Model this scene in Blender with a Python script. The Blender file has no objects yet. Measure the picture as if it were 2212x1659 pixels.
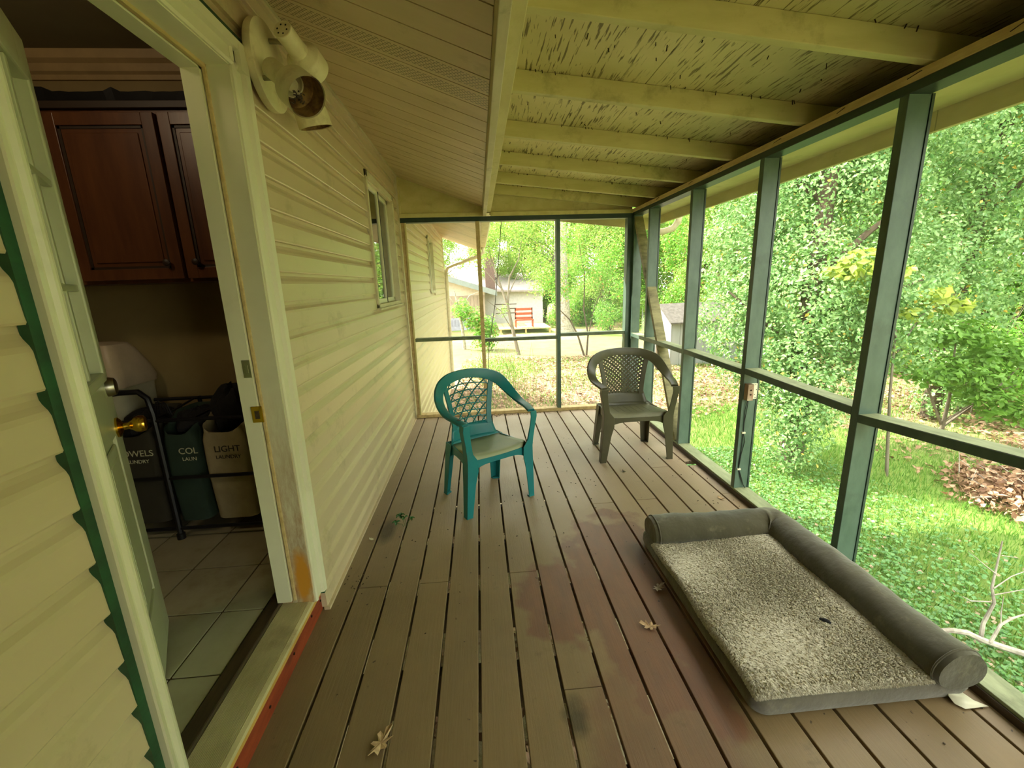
import bpy, bmesh, math, random
import numpy as np
from mathutils import Vector, Matrix
random.seed(7); np.random.seed(7)
PI=math.pi
scene=bpy.context.scene
COL=scene.collection
# ------------------------------------------------------------------ camera
W_=2.3646; YE=4.54; G0=0.1004; PT=0.146
cam=bpy.data.cameras.new('camera'); cam.sensor_fit='HORIZONTAL'; cam.sensor_width=36.0
cam.lens=924.1*36.0/2212.0; cam.clip_start=0.02; cam.clip_end=400
co=bpy.data.objects.new('camera',cam); COL.objects.link(co)
Rv=Vector((0.99644982,-0.07791098,-0.03190027)); Uv=Vector((0.04875239,0.22508458,0.97311877)); Fv=Vector((0.06863638,0.97121924,-0.22808384))
M=Matrix.Identity(4)
for i in range(3): M[i][0]=Rv[i]; M[i][1]=Uv[i]; M[i][2]=-Fv[i]
M[0][3],M[1][3],M[2][3]=0.7461,0.0,1.4013
co.matrix_world=M; scene.camera=co
# ------------------------------------------------------------------ world, sun, exposure
wd=bpy.data.worlds.new('world'); scene.world=wd; wd.use_nodes=True
wn=wd.node_tree; bg=wn.nodes['Background']
sky=wn.nodes.new('ShaderNodeTexSky'); sky.sky_type='NISHITA'; sky.sun_disc=False
sky.sun_elevation=math.radians(45); sky.sun_rotation=math.radians(-57); sky.air_density=1.0; sky.dust_density=3.0; sky.ozone_density=0.6
mxw=wn.nodes.new('ShaderNodeMixRGB'); mxw.inputs[0].default_value=0.72
mxw.inputs[2].default_value=(6.2,6.0,5.0,1)      # bright thin haze over the whole sky
wn.links.new(sky.outputs[0],mxw.inputs[1]); wn.links.new(mxw.outputs[0],bg.inputs[0])
bg.inputs[1].default_value=0.60
sd=bpy.data.lights.new('sun','SUN'); sd.energy=8.5; sd.angle=math.radians(0.8); sd.color=(1.0,0.95,0.82)
so=bpy.data.objects.new('sun',sd); COL.objects.link(so)
so.rotation_euler=Vector((2.6,-1.7,-3.1)).to_track_quat('-Z','Y').to_euler()
vs=scene.view_settings; vs.view_transform='Standard'; vs.look='None'; vs.gamma=1.0; vs.use_curve_mapping=False; vs.exposure=1.45
scene.cycles.max_bounces=8; scene.cycles.diffuse_bounces=5; scene.cycles.transparent_max_bounces=24
# ------------------------------------------------------------------ object helpers
def tag(o,label=None,cat=None,group=None,kind=None):
    if label: o['label']=label
    if cat: o['category']=cat
    if group: o['group']=group
    if kind: o['kind']=kind
    return o
def empty(name,loc=(0,0,0),rz=0.0,parent=None):
    o=bpy.data.objects.new(name,None); COL.objects.link(o); o.location=loc; o.rotation_euler=(0,0,rz); o.empty_display_size=0.1
    if parent: o.parent=parent
    return o
def thing(name,label,cat,loc=(0,0,0),rz=0.0,group=None): return tag(empty(name,loc,rz),label,cat,group)
def struct(name,label=None):
    o=empty(name); o['kind']='structure'; o['label']=label or name.replace('_',' ')
    return o
class MB:
    def __init__(s): s.v=[]; s.f=[]; s.sm=[]
    def add(s,vs,fs,smooth=False):
        n=len(s.v); s.v+= [tuple(map(float,p)) for p in vs]
        for f in fs: s.f.append([i+n for i in f]); s.sm.append(smooth)
        return s
    def box(s,x0,x1,y0,y1,z0,z1):
        return s.hexa([(x0,y0,z0),(x1,y0,z0),(x1,y1,z0),(x0,y1,z0),(x0,y0,z1),(x1,y0,z1),(x1,y1,z1),(x0,y1,z1)])
    def hexa(s,p): return s.add(p,[(0,3,2,1),(4,5,6,7),(0,1,5,4),(1,2,6,5),(2,3,7,6),(3,0,4,7)])
    def bar(s,a,b,w,h,up=(0,0,1)):       # rectangular bar from a to b
        a=Vector(a); b=Vector(b); t=(b-a).normalized(); sdv=t.cross(Vector(up))
        if sdv.length<1e-4: sdv=t.cross(Vector((1,0,0)))
        sdv.normalize(); u=sdv.cross(t)
        sdv=sdv*w/2; u=u*h/2
        return s.hexa([a-sdv-u,a+sdv-u,b+sdv-u,b-sdv-u,a-sdv+u,a+sdv+u,b+sdv+u,b-sdv+u])
    def prism(s,poly,axis,a,b,smooth=False):  # poly in the two other axes
        def P(q,c): return {'x':(c,q[0],q[1]),'y':(q[0],c,q[1]),'z':(q[0],q[1],c)}[axis]
        n=len(poly); vs=[P(q,a) for q in poly]+[P(q,b) for q in poly]
        fs=[[i,(i+1)%n,(i+1)%n+n,i+n] for i in range(n)]+[list(range(n))[::-1],list(range(n,2*n))]
        return s.add(vs,fs,smooth)
    def loft(s,secs,closed=True,cap=True,smooth=True):
        n=len(secs[0]); vs=[p for q in secs for p in q]; fs=[]
        for k in range(len(secs)-1):
            for i in range(n if closed else n-1):
                j=(i+1)%n; fs.append([k*n+i,k*n+j,(k+1)*n+j,(k+1)*n+i])
        if cap and closed: fs+= [list(range(n))[::-1],[ (len(secs)-1)*n+i for i in range(n)]]
        return s.add(vs,fs,smooth)
    def tube(s,pts,r,n=8,cap=True):
        pts=[Vector(p) for p in pts]; m=len(pts); rs=r if isinstance(r,(list,tuple)) else [r]*m
        t=(pts[1]-pts[0]).normalized(); u=t.orthogonal().normalized(); secs=[]
        for k in range(m):
            t=(pts[min(k+1,m-1)]-pts[max(k-1,0)]).normalized()
            u=(u-t*u.dot(t)).normalized(); w=t.cross(u)
            secs.append([pts[k]+(u*math.cos(a)+w*math.sin(a))*rs[k] for a in [2*PI*i/n for i in range(n)]])
        return s.loft(secs,True,cap,True)
    def lathe(s,prof,o=(0,0,0),d=(0,0,1),n=20,cap=True):  # prof: (radius, height)
        d=Vector(d).normalized(); u=d.orthogonal().normalized(); w=d.cross(u); o=Vector(o)
        secs=[[o+d*h+(u*math.cos(a)+w*math.sin(a))*r for a in [2*PI*i/n for i in range(n)]] for r,h in prof]
        return s.loft(secs,True,cap,True)
    def build(s,name,m,parent=None,bevel=0,kind=None,label=None,seg=2):
        me=bpy.data.meshes.new(name); me.from_pydata(s.v,[],s.f); me.update()
        me.polygons.foreach_set('use_smooth',s.sm)
        if any(s.sm): me.set_sharp_from_angle(angle=math.radians(38))
        o=bpy.data.objects.new(name,me); COL.objects.link(o)
        if m: me.materials.append(m)
        if parent: o.parent=parent
        if bevel:
            b=o.modifiers.new('bevel','BEVEL'); b.width=bevel; b.segments=seg; b.limit_method='ANGLE'; b.angle_limit=math.radians(40)
        if kind: o['kind']=kind
        if label: o['label']=label
        return o
def box(name,m,parent,x0,x1,y0,y1,z0,z1,bevel=0,**k): return MB().box(x0,x1,y0,y1,z0,z1).build(name,m,parent,bevel,**k)
def npmesh(name,verts,faces,m,parent=None,smooth=False,kind=None):
    verts=np.asarray(verts,dtype=np.float32); faces=np.asarray(faces,dtype=np.int32)
    me=bpy.data.meshes.new(name); nf,k=faces.shape
    me.vertices.add(len(verts)); me.vertices.foreach_set('co',verts.ravel())
    me.loops.add(nf*k); me.loops.foreach_set('vertex_index',faces.ravel())
    me.polygons.add(nf); me.polygons.foreach_set('loop_start',np.arange(0,nf*k,k,dtype=np.int32))
    try: me.polygons.foreach_set('loop_total',np.full(nf,k,dtype=np.int32))
    except Exception: pass
    me.polygons.foreach_set('use_smooth',np.full(nf,smooth,dtype=bool))
    me.update(calc_edges=True); me.validate()
    if m: me.materials.append(m)
    o=bpy.data.objects.new(name,me); COL.objects.link(o)
    if parent: o.parent=parent
    if kind: o['kind']=kind
    return o
def copy_tree(o,parent=None):
    c=o.copy(); COL.objects.link(c); c.parent=parent
    for ch in list(o.children): copy_tree(ch,c)
    return c
# ------------------------------------------------------------------ materials
def lin(c):
    f=lambda v:(v/12.92 if v<=0.04045 else ((v+0.055)/1.055)**2.4)
    return tuple(f(x/255.0) for x in c)+(1,)
class NT:
    def __init__(s,name):
        s.m=bpy.data.materials.new(name); s.m.use_nodes=True; s.t=s.m.node_tree; s.b=s.t.nodes['Principled BSDF']; s.out=s.t.nodes['Material Output']
        s.geo=None
    def n(s,k,**kw):
        x=s.t.nodes.new(k)
        for a,b in kw.items(): setattr(x,a,b)
        return x
    def l(s,a,b): s.t.links.new(a,b)
    def pos(s,scale=(1,1,1),off=(0,0,0)):
        if not s.geo: s.geo=s.n('ShaderNodeNewGeometry')
        mp=s.n('ShaderNodeMapping'); mp.inputs['Scale'].default_value=scale; mp.inputs['Location'].default_value=off
        s.l(s.geo.outputs['Position'],mp.inputs[0]); return mp.outputs[0]
    def obj(s,scale=(1,1,1)):
        tc=s.n('ShaderNodeTexCoord'); mp=s.n('ShaderNodeMapping'); mp.inputs['Scale'].default_value=scale
        s.l(tc.outputs['Object'],mp.inputs[0]); return mp.outputs[0]
    def noise(s,vec,scale=5,detail=4,rough=.55,lo=.35,hi=.65):
        x=s.n('ShaderNodeTexNoise'); x.inputs['Scale'].default_value=scale; x.inputs['Detail'].default_value=detail; x.inputs['Roughness'].default_value=rough
        s.l(vec,x.inputs['Vector']); return s.ramp(x.outputs[0],lo,hi)
    def ramp(s,v,lo,hi,a=0.0,b=1.0):
        r=s.n('ShaderNodeMapRange'); r.inputs[1].default_value=lo; r.inputs[2].default_value=hi; r.inputs[3].default_value=a; r.inputs[4].default_value=b
        s.l(v,r.inputs[0]); return r.outputs[0]
    def math(s,op,a,b=None):
        x=s.n('ShaderNodeMath',operation=op)
        for i,q in enumerate((a,b)):
            if q is None: continue
            if isinstance(q,(int,float)): x.inputs[i].default_value=q
            else: s.l(q,x.inputs[i])
        return x.outputs[0]
    def mix(s,f,a,b,mode='MIX'):
        x=s.n('ShaderNodeMixRGB',blend_type=mode)
        for i,q in enumerate((f,a,b)):
            if isinstance(q,(int,float)): x.inputs[i].default_value=q
            elif isinstance(q,tuple): x.inputs[i].default_value=q
            else: s.l(q,x.inputs[i])
        return x.outputs[0]
    def spot(s,c,r,nscale=6,namp=.35,edge=(.75,1.15)):   # irregular stain mask: 1 inside
        mp=s.pos((1/r[0],1/r[1],1/r[2]),(-c[0]/r[0],-c[1]/r[1],-c[2]/r[2]))
        ln=s.n('ShaderNodeVectorMath',operation='LENGTH'); s.l(mp,ln.inputs[0])
        nz=s.n('ShaderNodeTexNoise'); nz.inputs['Scale'].default_value=nscale; nz.inputs['Detail'].default_value=5; s.l(s.pos(),nz.inputs['Vector'])
        d=s.math('ADD',ln.outputs['Value'],s.ramp(nz.outputs[0],0,1,-namp,namp))
        return s.ramp(d,edge[0],edge[1],1.0,0.0)
    def bump(s,h,strength=.3,dist=.01):
        x=s.n('ShaderNodeBump'); x.inputs['Strength'].default_value=strength; x.inputs['Distance'].default_value=dist
        s.l(h,x.inputs['Height']); s.l(x.outputs[0],s.b.inputs['Normal'])
    def set(s,color=None,rough=None,metal=None,spec=None):
        for nm,v in (('Base Color',color),('Roughness',rough),('Metallic',metal),('Specular IOR Level',spec)):
            if v is None: continue
            if isinstance(v,(int,float,tuple)): s.b.inputs[nm].default_value=v
            else: s.l(v,s.b.inputs[nm])
        return s.m
def simple(name,c,rough=.6,c2=None,scale=8,stretch=(1,1,1),bump=0,metal=0,dirt=None,lo=.35,hi=.65,bscale=None,spec=.4,rnd=0.0):
    t=NT(name); c1=lin(c); c2=lin(c2) if c2 else tuple(x*.82 for x in c1[:3])+(1,)
    nz=t.noise(t.pos(stretch),scale,5,.6,lo,hi); col=t.mix(nz,c1,c2)
    if rnd:
        oi=t.n('ShaderNodeObjectInfo'); col=t.mix(t.ramp(oi.outputs['Random'],0,1,0,rnd),col,(0.02,0.02,0.015,1))
    if dirt:
        dz=t.noise(t.pos(),3.5,8,.7,.56,.72); col=t.mix(t.math('MULTIPLY',dz,dirt[1]),col,lin(dirt[0]))
    if bump:
        t.bump(t.noise(t.pos(stretch),bscale or scale*2.5,6,.65,.3,.7),bump,.004)
    return t.set(col,rough,metal,spec)
M_=dict()
M_['siding']=simple('vinyl_siding',(202,184,150),.32,(193,175,139),1.3,(1,.25,2),dirt=((120,105,60),.45),bump=.06,bscale=60)
M_['soffit_board']=simple('vinyl_soffit',(208,188,150),.42,(194,174,134),2.0,(.6,3,1),0.04,dirt=((110,100,55),.5))
def vent_mat():
    t=NT('vented_soffit'); br=t.n('ShaderNodeTexBrick'); br.offset=.5; br.inputs['Scale'].default_value=1.0
    br.inputs['Brick Width'].default_value=.022; br.inputs['Row Height'].default_value=.0125; br.inputs['Mortar Size'].default_value=.0040; br.inputs['Mortar Smooth'].default_value=0.1
    t.l(t.pos(),br.inputs['Vector'])
    br.inputs['Color1'].default_value=(0,0,0,1); br.inputs['Color2'].default_value=(0,0,0,1); br.inputs['Mortar'].default_value=(1,1,1,1)
    base=t.mix(t.noise(t.pos((.6,3,1)),2),lin((208,188,150)),lin((194,174,134)))
    sx=t.n('ShaderNodeSeparateXYZ'); t.l(t.geo.outputs['Position'],sx.inputs[0])
    ph=t.math('FRACT',t.math('DIVIDE',t.math('SUBTRACT',sx.outputs[1],1.829),.146))
    band=t.math('MULTIPLY',t.math('GREATER_THAN',ph,.16),t.math('LESS_THAN',ph,.84))
    hole=t.math('MULTIPLY',t.math('SUBTRACT',1.0,br.outputs['Color']),band)
    return t.set(t.mix(hole,base,lin((84,76,46))),.42)
M_['vent']=vent_mat()
M_['fascia']=simple('painted_fascia',(206,198,168),.6,(188,178,142),3,(3,1,3),.1,dirt=((70,60,40),.6))
M_['yellow_wood']=simple('yellow_painted_wood',(204,194,138),.6,(190,180,120),4,(2,1,3),.15,dirt=((92,84,40),.5))
M_['tan_wood']=simple('raw_tan_wood',(206,184,130),.65,(178,154,102),5,(6,1,6),.15,dirt=((90,70,40),.4))
M_['green']=simple('dark_green_paint',(84,106,92),.38,(70,92,78),6,(2,2,1),.08,dirt=((40,44,30),.4))
M_['darkgreen']=simple('header_green_paint',(44,66,56),.4,(36,54,46),6,(2,.4,2),.08)
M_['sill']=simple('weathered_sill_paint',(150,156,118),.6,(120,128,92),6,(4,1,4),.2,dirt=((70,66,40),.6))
M_['rail']=simple('rail_green_paint',(112,122,92),.5,(84,96,72),6,(2,2,2),.12,dirt=((60,60,40),.5))
M_['white_trim']=simple('cream_white_trim',(222,220,190),.35,(214,210,180),2,(1,1,1),0.0,dirt=((150,140,90),.25))
M_['green_strip']=simple('forest_green_paint',(34,84,52),.4,(26,66,42),8,(1,1,2),.1,lo=.4,hi=.6)
M_['dark_wood']=simple('dark_stained_wood',(72,58,38),.5,(52,40,26),6,(8,1,8),.1)
M_['redboard']=simple('red_stained_board',(150,66,36),.55,(122,46,26),5,(4,1,6),.2,dirt=((70,40,26),.5))
M_['black']=simple('black_metal',(22,22,22),.4)
M_['screw']=simple('rusty_nail',(60,44,34),.6,metal=.6)
M_['brass']=simple('polished_brass',(212,168,60),.18,metal=1.0)
M_['steel']=simple('satin_steel',(170,166,150),.3,metal=1.0)
M_['leaf_dry']=simple('dry_leaf',(196,168,124),.6,(160,130,92),40)
M_['leaf_pale']=simple('pale_dry_leaf',(190,176,160),.6,(150,130,118),40)
M_['stem']=simple('green_stem',(70,110,50),.5)
def deck_mat():
    t=NT('stained_deck_board')
    oi=t.n('ShaderNodeObjectInfo')
    g=t.noise(t.pos((14,1.0,14)),3.2,8,.65,.32,.7); b=t.noise(t.pos(),1.6,5,.6,.35,.68)
    c=t.mix(b,lin((132,112,78)),lin((114,97,66)))
    c=t.mix(t.math('MULTIPLY',g,.45),c,lin((132,107,70)))
    c=t.mix(t.ramp(oi.outputs['Random'],0,1,0,.22),c,lin((80,64,44)))
    # far half painted paler to stand in for the sheen of outside light
    sx=t.n('ShaderNodeSeparateXYZ'); t.l(t.geo.outputs['Position'],sx.inputs[0])
    far=t.ramp(sx.outputs[1],1.7,3.5,0,.7); c=t.mix(far,c,lin((168,149,124)))
    # worn red patch of older stain
    red=t.spot((1.46,1.68,0),(.40,.66,1),5.0,.75,(.86,1.02)); red2=t.spot((1.08,1.66,0),(.24,.27,1),8,.6,(.84,1.04)); red3=t.spot((1.28,1.02,0),(.24,.36,1),6,.8,(.7,1.15))
    rr=t.math('MAXIMUM',t.math('MAXIMUM',red,red2),t.math('MULTIPLY',red3,.65))
    rc=t.mix(t.noise(t.pos((6,1.4,6)),4,6,.6,.3,.7),lin((112,60,44)),lin((86,48,46)))
    c=t.mix(t.math('MULTIPLY',rr,.58),c,rc)
    st=t.math('MAXIMUM',t.spot((.14,2.33,0),(.05,.13,1),9,.3,(.5,1.3)),t.spot((1.0,1.11,0),(.04,.07,1),20,.6,(.4,1.3)))
    c=t.mix(t.math('MULTIPLY',st,.75),c,lin((46,42,26)))
    mo=t.noise(t.pos(),7,9,.75,.6,.74); c=t.mix(t.math('MULTIPLY',mo,.5),c,lin((70,62,36)))
    sp=t.noise(t.pos(),38,2,.4,.74,.77); c=t.mix(t.math('MULTIPLY',sp,.8),c,lin((34,26,18)))
    t.bump(t.noise(t.pos((30,1.5,30)),4,8,.7,.3,.7),.25,.003)
    return t.set(c,t.ramp(b,0,1,.42,.58),0,.45)
M_['deck']=deck_mat()
def ply_mat():
    t=NT('cracked_yellow_plywood')
    c=t.mix(t.noise(t.pos(),2.2,5),lin((214,202,150)),lin((198,186,130)))
    sx=t.n('ShaderNodeSeparateXYZ'); t.l(t.pos(),sx.inputs[0])
    mold=t.ramp(sx.outputs[0],1.75,2.4,0,1); mold=t.math('MULTIPLY',mold,t.noise(t.pos(),2.5,6,.6,.2,.62))
    c=t.mix(t.math('MULTIPLY',mold,.62),c,lin((58,44,30)))
    cr=t.noise(t.pos((1,.07,1)),95,3,.5,.57,.62); gate=t.noise(t.pos(),2.4,4,.6,.36,.5)
    cr2=t.noise(t.pos((1,.2,1)),70,2,.5,.69,.71)
    k=t.math('MAXIMUM',t.math('MULTIPLY',cr,gate),t.math('MULTIPLY',cr2,.6))
    c=t.mix(t.math('MULTIPLY',k,.85),c,lin((92,78,38)))
    t.bump(k,.5,.004)
    return t.set(c,.6)
M_['ply']=ply_mat()
M_['rafter']=simple('yellow_painted_rafter',(200,192,136),.6,(184,176,118),3,(.8,4,4),.12,dirt=((96,88,40),.55))
def jamb_rust():
    t=NT('rust_stained_jamb'); base=t.mix(t.noise(t.pos(),3),lin((214,212,180)),lin((202,198,166)))
    sx=t.n('ShaderNodeSeparateXYZ'); t.l(t.pos(),sx.inputs[0])
    up=t.ramp(sx.outputs[2],.15,1.05,1,0); nz=t.noise(t.pos((9,9,2)),6,8,.75,.28,.62)
    m=t.math('MULTIPLY',t.math('POWER',up,.6),nz)
    c=t.mix(t.math('MULTIPLY',m,.9),base,lin((146,96,44)))
    lo=t.spot((-.03,1.6,.25),(.035,.5,.14),30,.3,(.6,1.1)); c=t.mix(lo,c,lin((196,136,40)))
    return t.set(c,.55)
M_['rust']=jamb_rust()
def glass_mat():
    t=NT('window_glass'); gl=t.n('ShaderNodeBsdfGlossy'); gl.inputs['Roughness'].default_value=.02; tr=t.n('ShaderNodeBsdfTransparent'); tr.inputs[0].default_value=(.85,.9,.86,1)
    fr=t.n('ShaderNodeFresnel'); fr.inputs[0].default_value=1.5; mx=t.n('ShaderNodeMixShader')
    t.l(t.math('MULTIPLY',fr.outputs[0],1.6),mx.inputs[0]); t.l(tr.outputs[0],mx.inputs[1]); t.l(gl.outputs[0],mx.inputs[2]); t.l(mx.outputs[0],t.out.inputs[0]); return t.m
M_['glass']=glass_mat()
def screen_mat():
    t=NT('insect_screen_mesh'); df=t.n('ShaderNodeBsdfDiffuse'); df.inputs[0].default_value=(.55,.57,.53,1); tr=t.n('ShaderNodeBsdfTransparent'); mx=t.n('ShaderNodeMixShader'); mx.inputs[0].default_value=.09
    t.l(tr.outputs[0],mx.inputs[1]); t.l(df.outputs[0],mx.inputs[2]); t.l(mx.outputs[0],t.out.inputs[0]); return t.m
M_['screen']=screen_mat()
def leaf_mat(name,c1,c2,c3=None,tl=.35,rough=.45,f3=.12):
    t=NT(name); t.pos(); r=t.geo.outputs['Random Per Island']
    c=t.mix(r,lin(c1),lin(c2))
    if c3: c=t.mix(t.math('GREATER_THAN',t.math('FRACT',t.math('MULTIPLY',r,37.3)),1-f3),c,lin(c3))
    t.set(c,rough,0,.5)
    tr=t.n('ShaderNodeBsdfTranslucent'); t.l(c,tr.inputs[0]); mx=t.n('ShaderNodeMixShader'); mx.inputs[0].default_value=tl
    t.l(t.b.outputs[0],mx.inputs[1]); t.l(tr.outputs[0],mx.inputs[2]); t.l(mx.outputs[0],t.out.inputs[0]); return t.m
M_['spring']=leaf_mat('spring_leaves',(112,150,54),(140,178,78),(176,168,100),.5,.5)
M_['spring2']=leaf_mat('bright_spring_leaves',(98,154,46),(132,184,74),(190,158,96),.5,.5,.1)
M_['ivy']=leaf_mat('glossy_ivy_leaves',(88,136,72),(158,192,122),(206,180,86),.35,.26,.02)
M_['maple']=leaf_mat('yellow_green_maple_leaves',(136,160,56),(168,184,82),None,.5,.5)
M_['sapling']=leaf_mat('sapling_leaves',(84,130,38),(112,158,58),None,.45,.5)
M_['grassm']=leaf_mat('grass_blades',(78,128,46),(122,164,66),(164,164,84),.35,.5,.06)
M_['clover']=leaf_mat('clover_leaves',(72,122,60),(106,152,84),(160,140,112),.3,.45,.06)
M_['litter']=leaf_mat('fallen_leaves',(146,112,84),(178,146,116),(104,74,52),.15,.7,.3)
M_['bark']=simple('grey_bark',(120,112,96),.8,(88,80,66),9,(2,2,.5),.5)
M_['barkdark']=simple('dark_bark',(84,72,54),.85,(58,48,36),9,(2,2,.5),.5)
M_['palebranch']=simple('pale_dead_wood',(176,170,156),.8,(120,112,100),12)
# ================================================================== SETTING: house wall with lapped siding
wl=struct('wall_left','house wall of cream lapped vinyl siding left of the porch')
bk=MB()
for a in [(-1.6,.80,-1.0,2.47),(1.66,3.26,-1.0,2.47),(4.25,6.98,-1.0,2.47),(7.75,10.03,-1.0,2.47)]: bk.box(-.15,-.025,a[0],a[1],a[2],a[3])
bk.box(-.15,-.016,.80,1.66,2.14,2.47); bk.box(-.15,-.035,.80,1.66,-1.0,.10)
bk.box(-.15,-.016,3.26,4.25,-1.0,1.26); bk.box(-.15,-.016,3.26,4.25,2.2,2.47)
bk.box(-.15,-.016,6.98,7.75,-1.0,1.29); bk.box(-.15,-.016,6.98,7.75,2.17,2.47)
bk.build('wall_sheathing',M_['siding'],wl)
SE=.1125
def siding(ya,yb,z,zt=None):
    h=SE; zt=zt or z+h+.004
    poly=[(-.024,z),(.000,z-.002),(.0025,z+.002),(.0015,z+.010),(-.0005,z+.066),(-.004,z+.076),(-.011,z+.087),(-.015,z+.097),(-.0165,zt),(-.024,zt)]
    if ya>yb: return
    MB().prism(poly,'y',ya,yb).build('siding_board',M_['siding'],wl)
for k in range(-9,22):
    z=.013+SE*k; zt=min(z+SE+.004,2.452)
    near=[]
    if k>=0:
        if k<=18: segs=[(-1.6,.777),(1.712,4.515)]
        else: segs=[(-1.6,4.515)]
        if 11<=k<=18: segs=[(-1.6,.777),(1.712,3.268),(4.238,4.515)]
    else: segs=[]
    far=[(4.60,10.03)]
    if k<0: far=[(4.72,10.03)]
    if 11<=k<=18: far=[(4.60,6.97),(7.76,10.03)]
    for a,b in segs+far: siding(a,b,z,zt)
t=MB().box(-.012,.014,1.707,4.53,-.004,.013); t.build('starter_strip',M_['siding'],wl)
box('top_channel',M_['siding'],wl,-.012,.016,-1.6,10.03,2.425,2.452)
MB().box(-.014,.014,4.515,4.535,0,2.45).build('end_channel',M_['fascia'],wl)
MB().box(-.15,.012,10.03,10.06,-1.0,2.45).build('corner_post',M_['white_trim'],wl)
# ------------------------------------------------------------------ windows in the house wall
def window(name,ya,yb,za,zb,label):
    w=struct(name,label)
    f=MB(); d=.045
    for a in [(ya,yb,zb-d,zb),(ya,yb,za,za+d*.7),(ya,ya+d*.8,za,zb),(yb-d*.8,yb,za,zb)]: f.box(-.06,.014,*a)
    f.box(-.01,.03,ya-.005,yb+.005,za-.012,za+.004)
    f.build('window_frame',M_['fascia'],w,.003)
    ym=(ya+yb)/2
    for (a,b,x) in [(ya+d*.8,ym+.02,-.03),(ym-.02,yb-d*.8,-.05)]:
        s=MB(); e=.035
        for q in [(a,b,zb-d-e,zb-d),(a,b,za+d*.7,za+d*.7+e),(a,a+e,za+d,zb-d),(b-e,b,za+d,zb-d)]: s.box(x-.01,x+.012,*q)
        sash=s.build('sash',M_['white_trim'],w,.002)
        MB().box(x-.003,x,a+e,b-e,za+d*.7+e,zb-d-e).build('pane',M_['glass'],sash)
    MB().box(-.030,-.014,ym-.003,ym+.004,za+d*.7,zb-d).build('meeting_stile',M_['black'],w)
    MB().box(-.14,-.06,yb-.02,yb,za,zb).box(-.14,-.06,ya,ya+.02,za,zb).box(-.14,-.06,ya,yb,zb-.02,zb).box(-.14,-.06,ya,yb,za,za+.02).build('jamb_liner',M_['white_trim'],w)
    cd=MB(); n=int((zb-za-.15)/.012)
    cd.tube([(-.022,ya+d*.8+.03,zb-.16),(-.022,ya+d*.8+.035,za+.06)],.0025,5)
    cd.build('blind_cord',M_['darkgreen'],w)
    bl=MB()
    for i in range(int((zb-za)/.024)): 
        z=za+.02+i*.024; bl.hexa([(-.095,ya+.02,z),(-.078,ya+.02,z-.016),(-.078,yb-.02,z-.016),(-.095,yb-.02,z),(-.095,ya+.02,z+.002),(-.078,ya+.02,z-.014),(-.078,yb-.02,z-.014),(-.095,yb-.02,z+.002)])
    bl.build('blind',M_['white_trim'],w,kind='stuff')
    MB().box(-.14,-.13,ya-.05,yb+.05,za-.05,zb+.05).build('curtain',M_['fascia'],w)
    return w
window('window_1',3.27,4.235,1.252,2.205,'sliding window in the siding near the far end of the porch')
window('window_2',6.98,7.75,1.30,2.17,'narrow window in the siding beyond the porch screen')
# ------------------------------------------------------------------ door frame
T1=struct('trim_1','cream painted door frame with moulded casing and green edge strip')
def casing(y0,y1,z0,z1,inner_low):   # vertical casing; profile across y
    s=1 if inner_low else -1; a=y0 if inner_low else y1; w=y1-y0
    pr=[(0,-.015),(0,.006),(.008*s,.010),(.014*s,.010),(.020*s,.004),(.040*s*w/.06,.004),(.044*s*w/.06,.018),(w*s-.002*s,.022),(w*s,.018),(w*s,-.015)]
    secs=[[(x,a+yy,z) for yy,x in pr] for z in (z0,z1)]
    if not inner_low: secs=[q[::-1] for q in secs]
    return MB().loft(secs,smooth=False)
casing(1.607,1.690,.125,2.187,True).build('side_casing',M_['white_trim'],T1)
casing(.790,.843,.10,2.185,False).build('side_casing',M_['white_trim'],T1)
# head casing profile across z
pr=[(0,-.015),(0,.006),(.008,.010),(.014,.010),(.020,.004),(.052,.004),(.056,.018),(.083,.022),(.085,-.015)]
MB().loft([[(x,y,2.103+zz) for zz,x in pr] for y in (.79,1.690)],smooth=False).box(-.02,.0215,1.640,1.6895,2.10,2.186).box(-.02,.0215,.79,.835,2.10,2.186).build('head_casing',M_['white_trim'],T1)
MB().box(-.14,-.0,1.600,1.66,.13,2.14).build('side_jamb',M_['rust'],T1)
MB().box(-.14,-.0,.80,.850,.13,2.14).build('side_jamb',M_['white_trim'],T1)
MB().box(-.14,-.0,.84,1.61,2.100,2.14).build('head_jamb',M_['white_trim'],T1)
ws=MB().box(-.079,-.068,1.592,1.601,.15,2.10).box(-.082,-.068,.849,.860,.15,2.10).box(-.082,-.068,.85,1.60,2.089,2.101); ws.build('weatherstrip',M_['tan_wood'],T1,.002)
MB().box(-.14,-.084,1.585,1.601,.15,2.10).box(-.14,-.084,.85,1.6,2.085,2.10).build('door_stop',M_['white_trim'],T1)
g=MB().box(-.014,.008,1.690,1.709,.10,2.20).box(-.014,.004,.770,.790,-.02,2.20).box(-.014,.008,.764,1.709,2.186,2.212); g.build('green_edge_strip',M_['green_strip'],T1)
MB().box(-.112,-.084,1.5825,1.5852,1.10,1.165).box(-.103,-.092,1.581,1.583,1.118,1.147).build('deadbolt_strike',M_['steel'],T1,.002)
sp=MB().box(-.108,-.068,1.5815,1.5845,.930,.992); sp.build('latch_strike',M_['brass'],T1,.003)
MB().box(-.096,-.080,1.5800,1.5822,.945,.975).build('strike_hole',M_['dark_wood'],T1)
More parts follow.
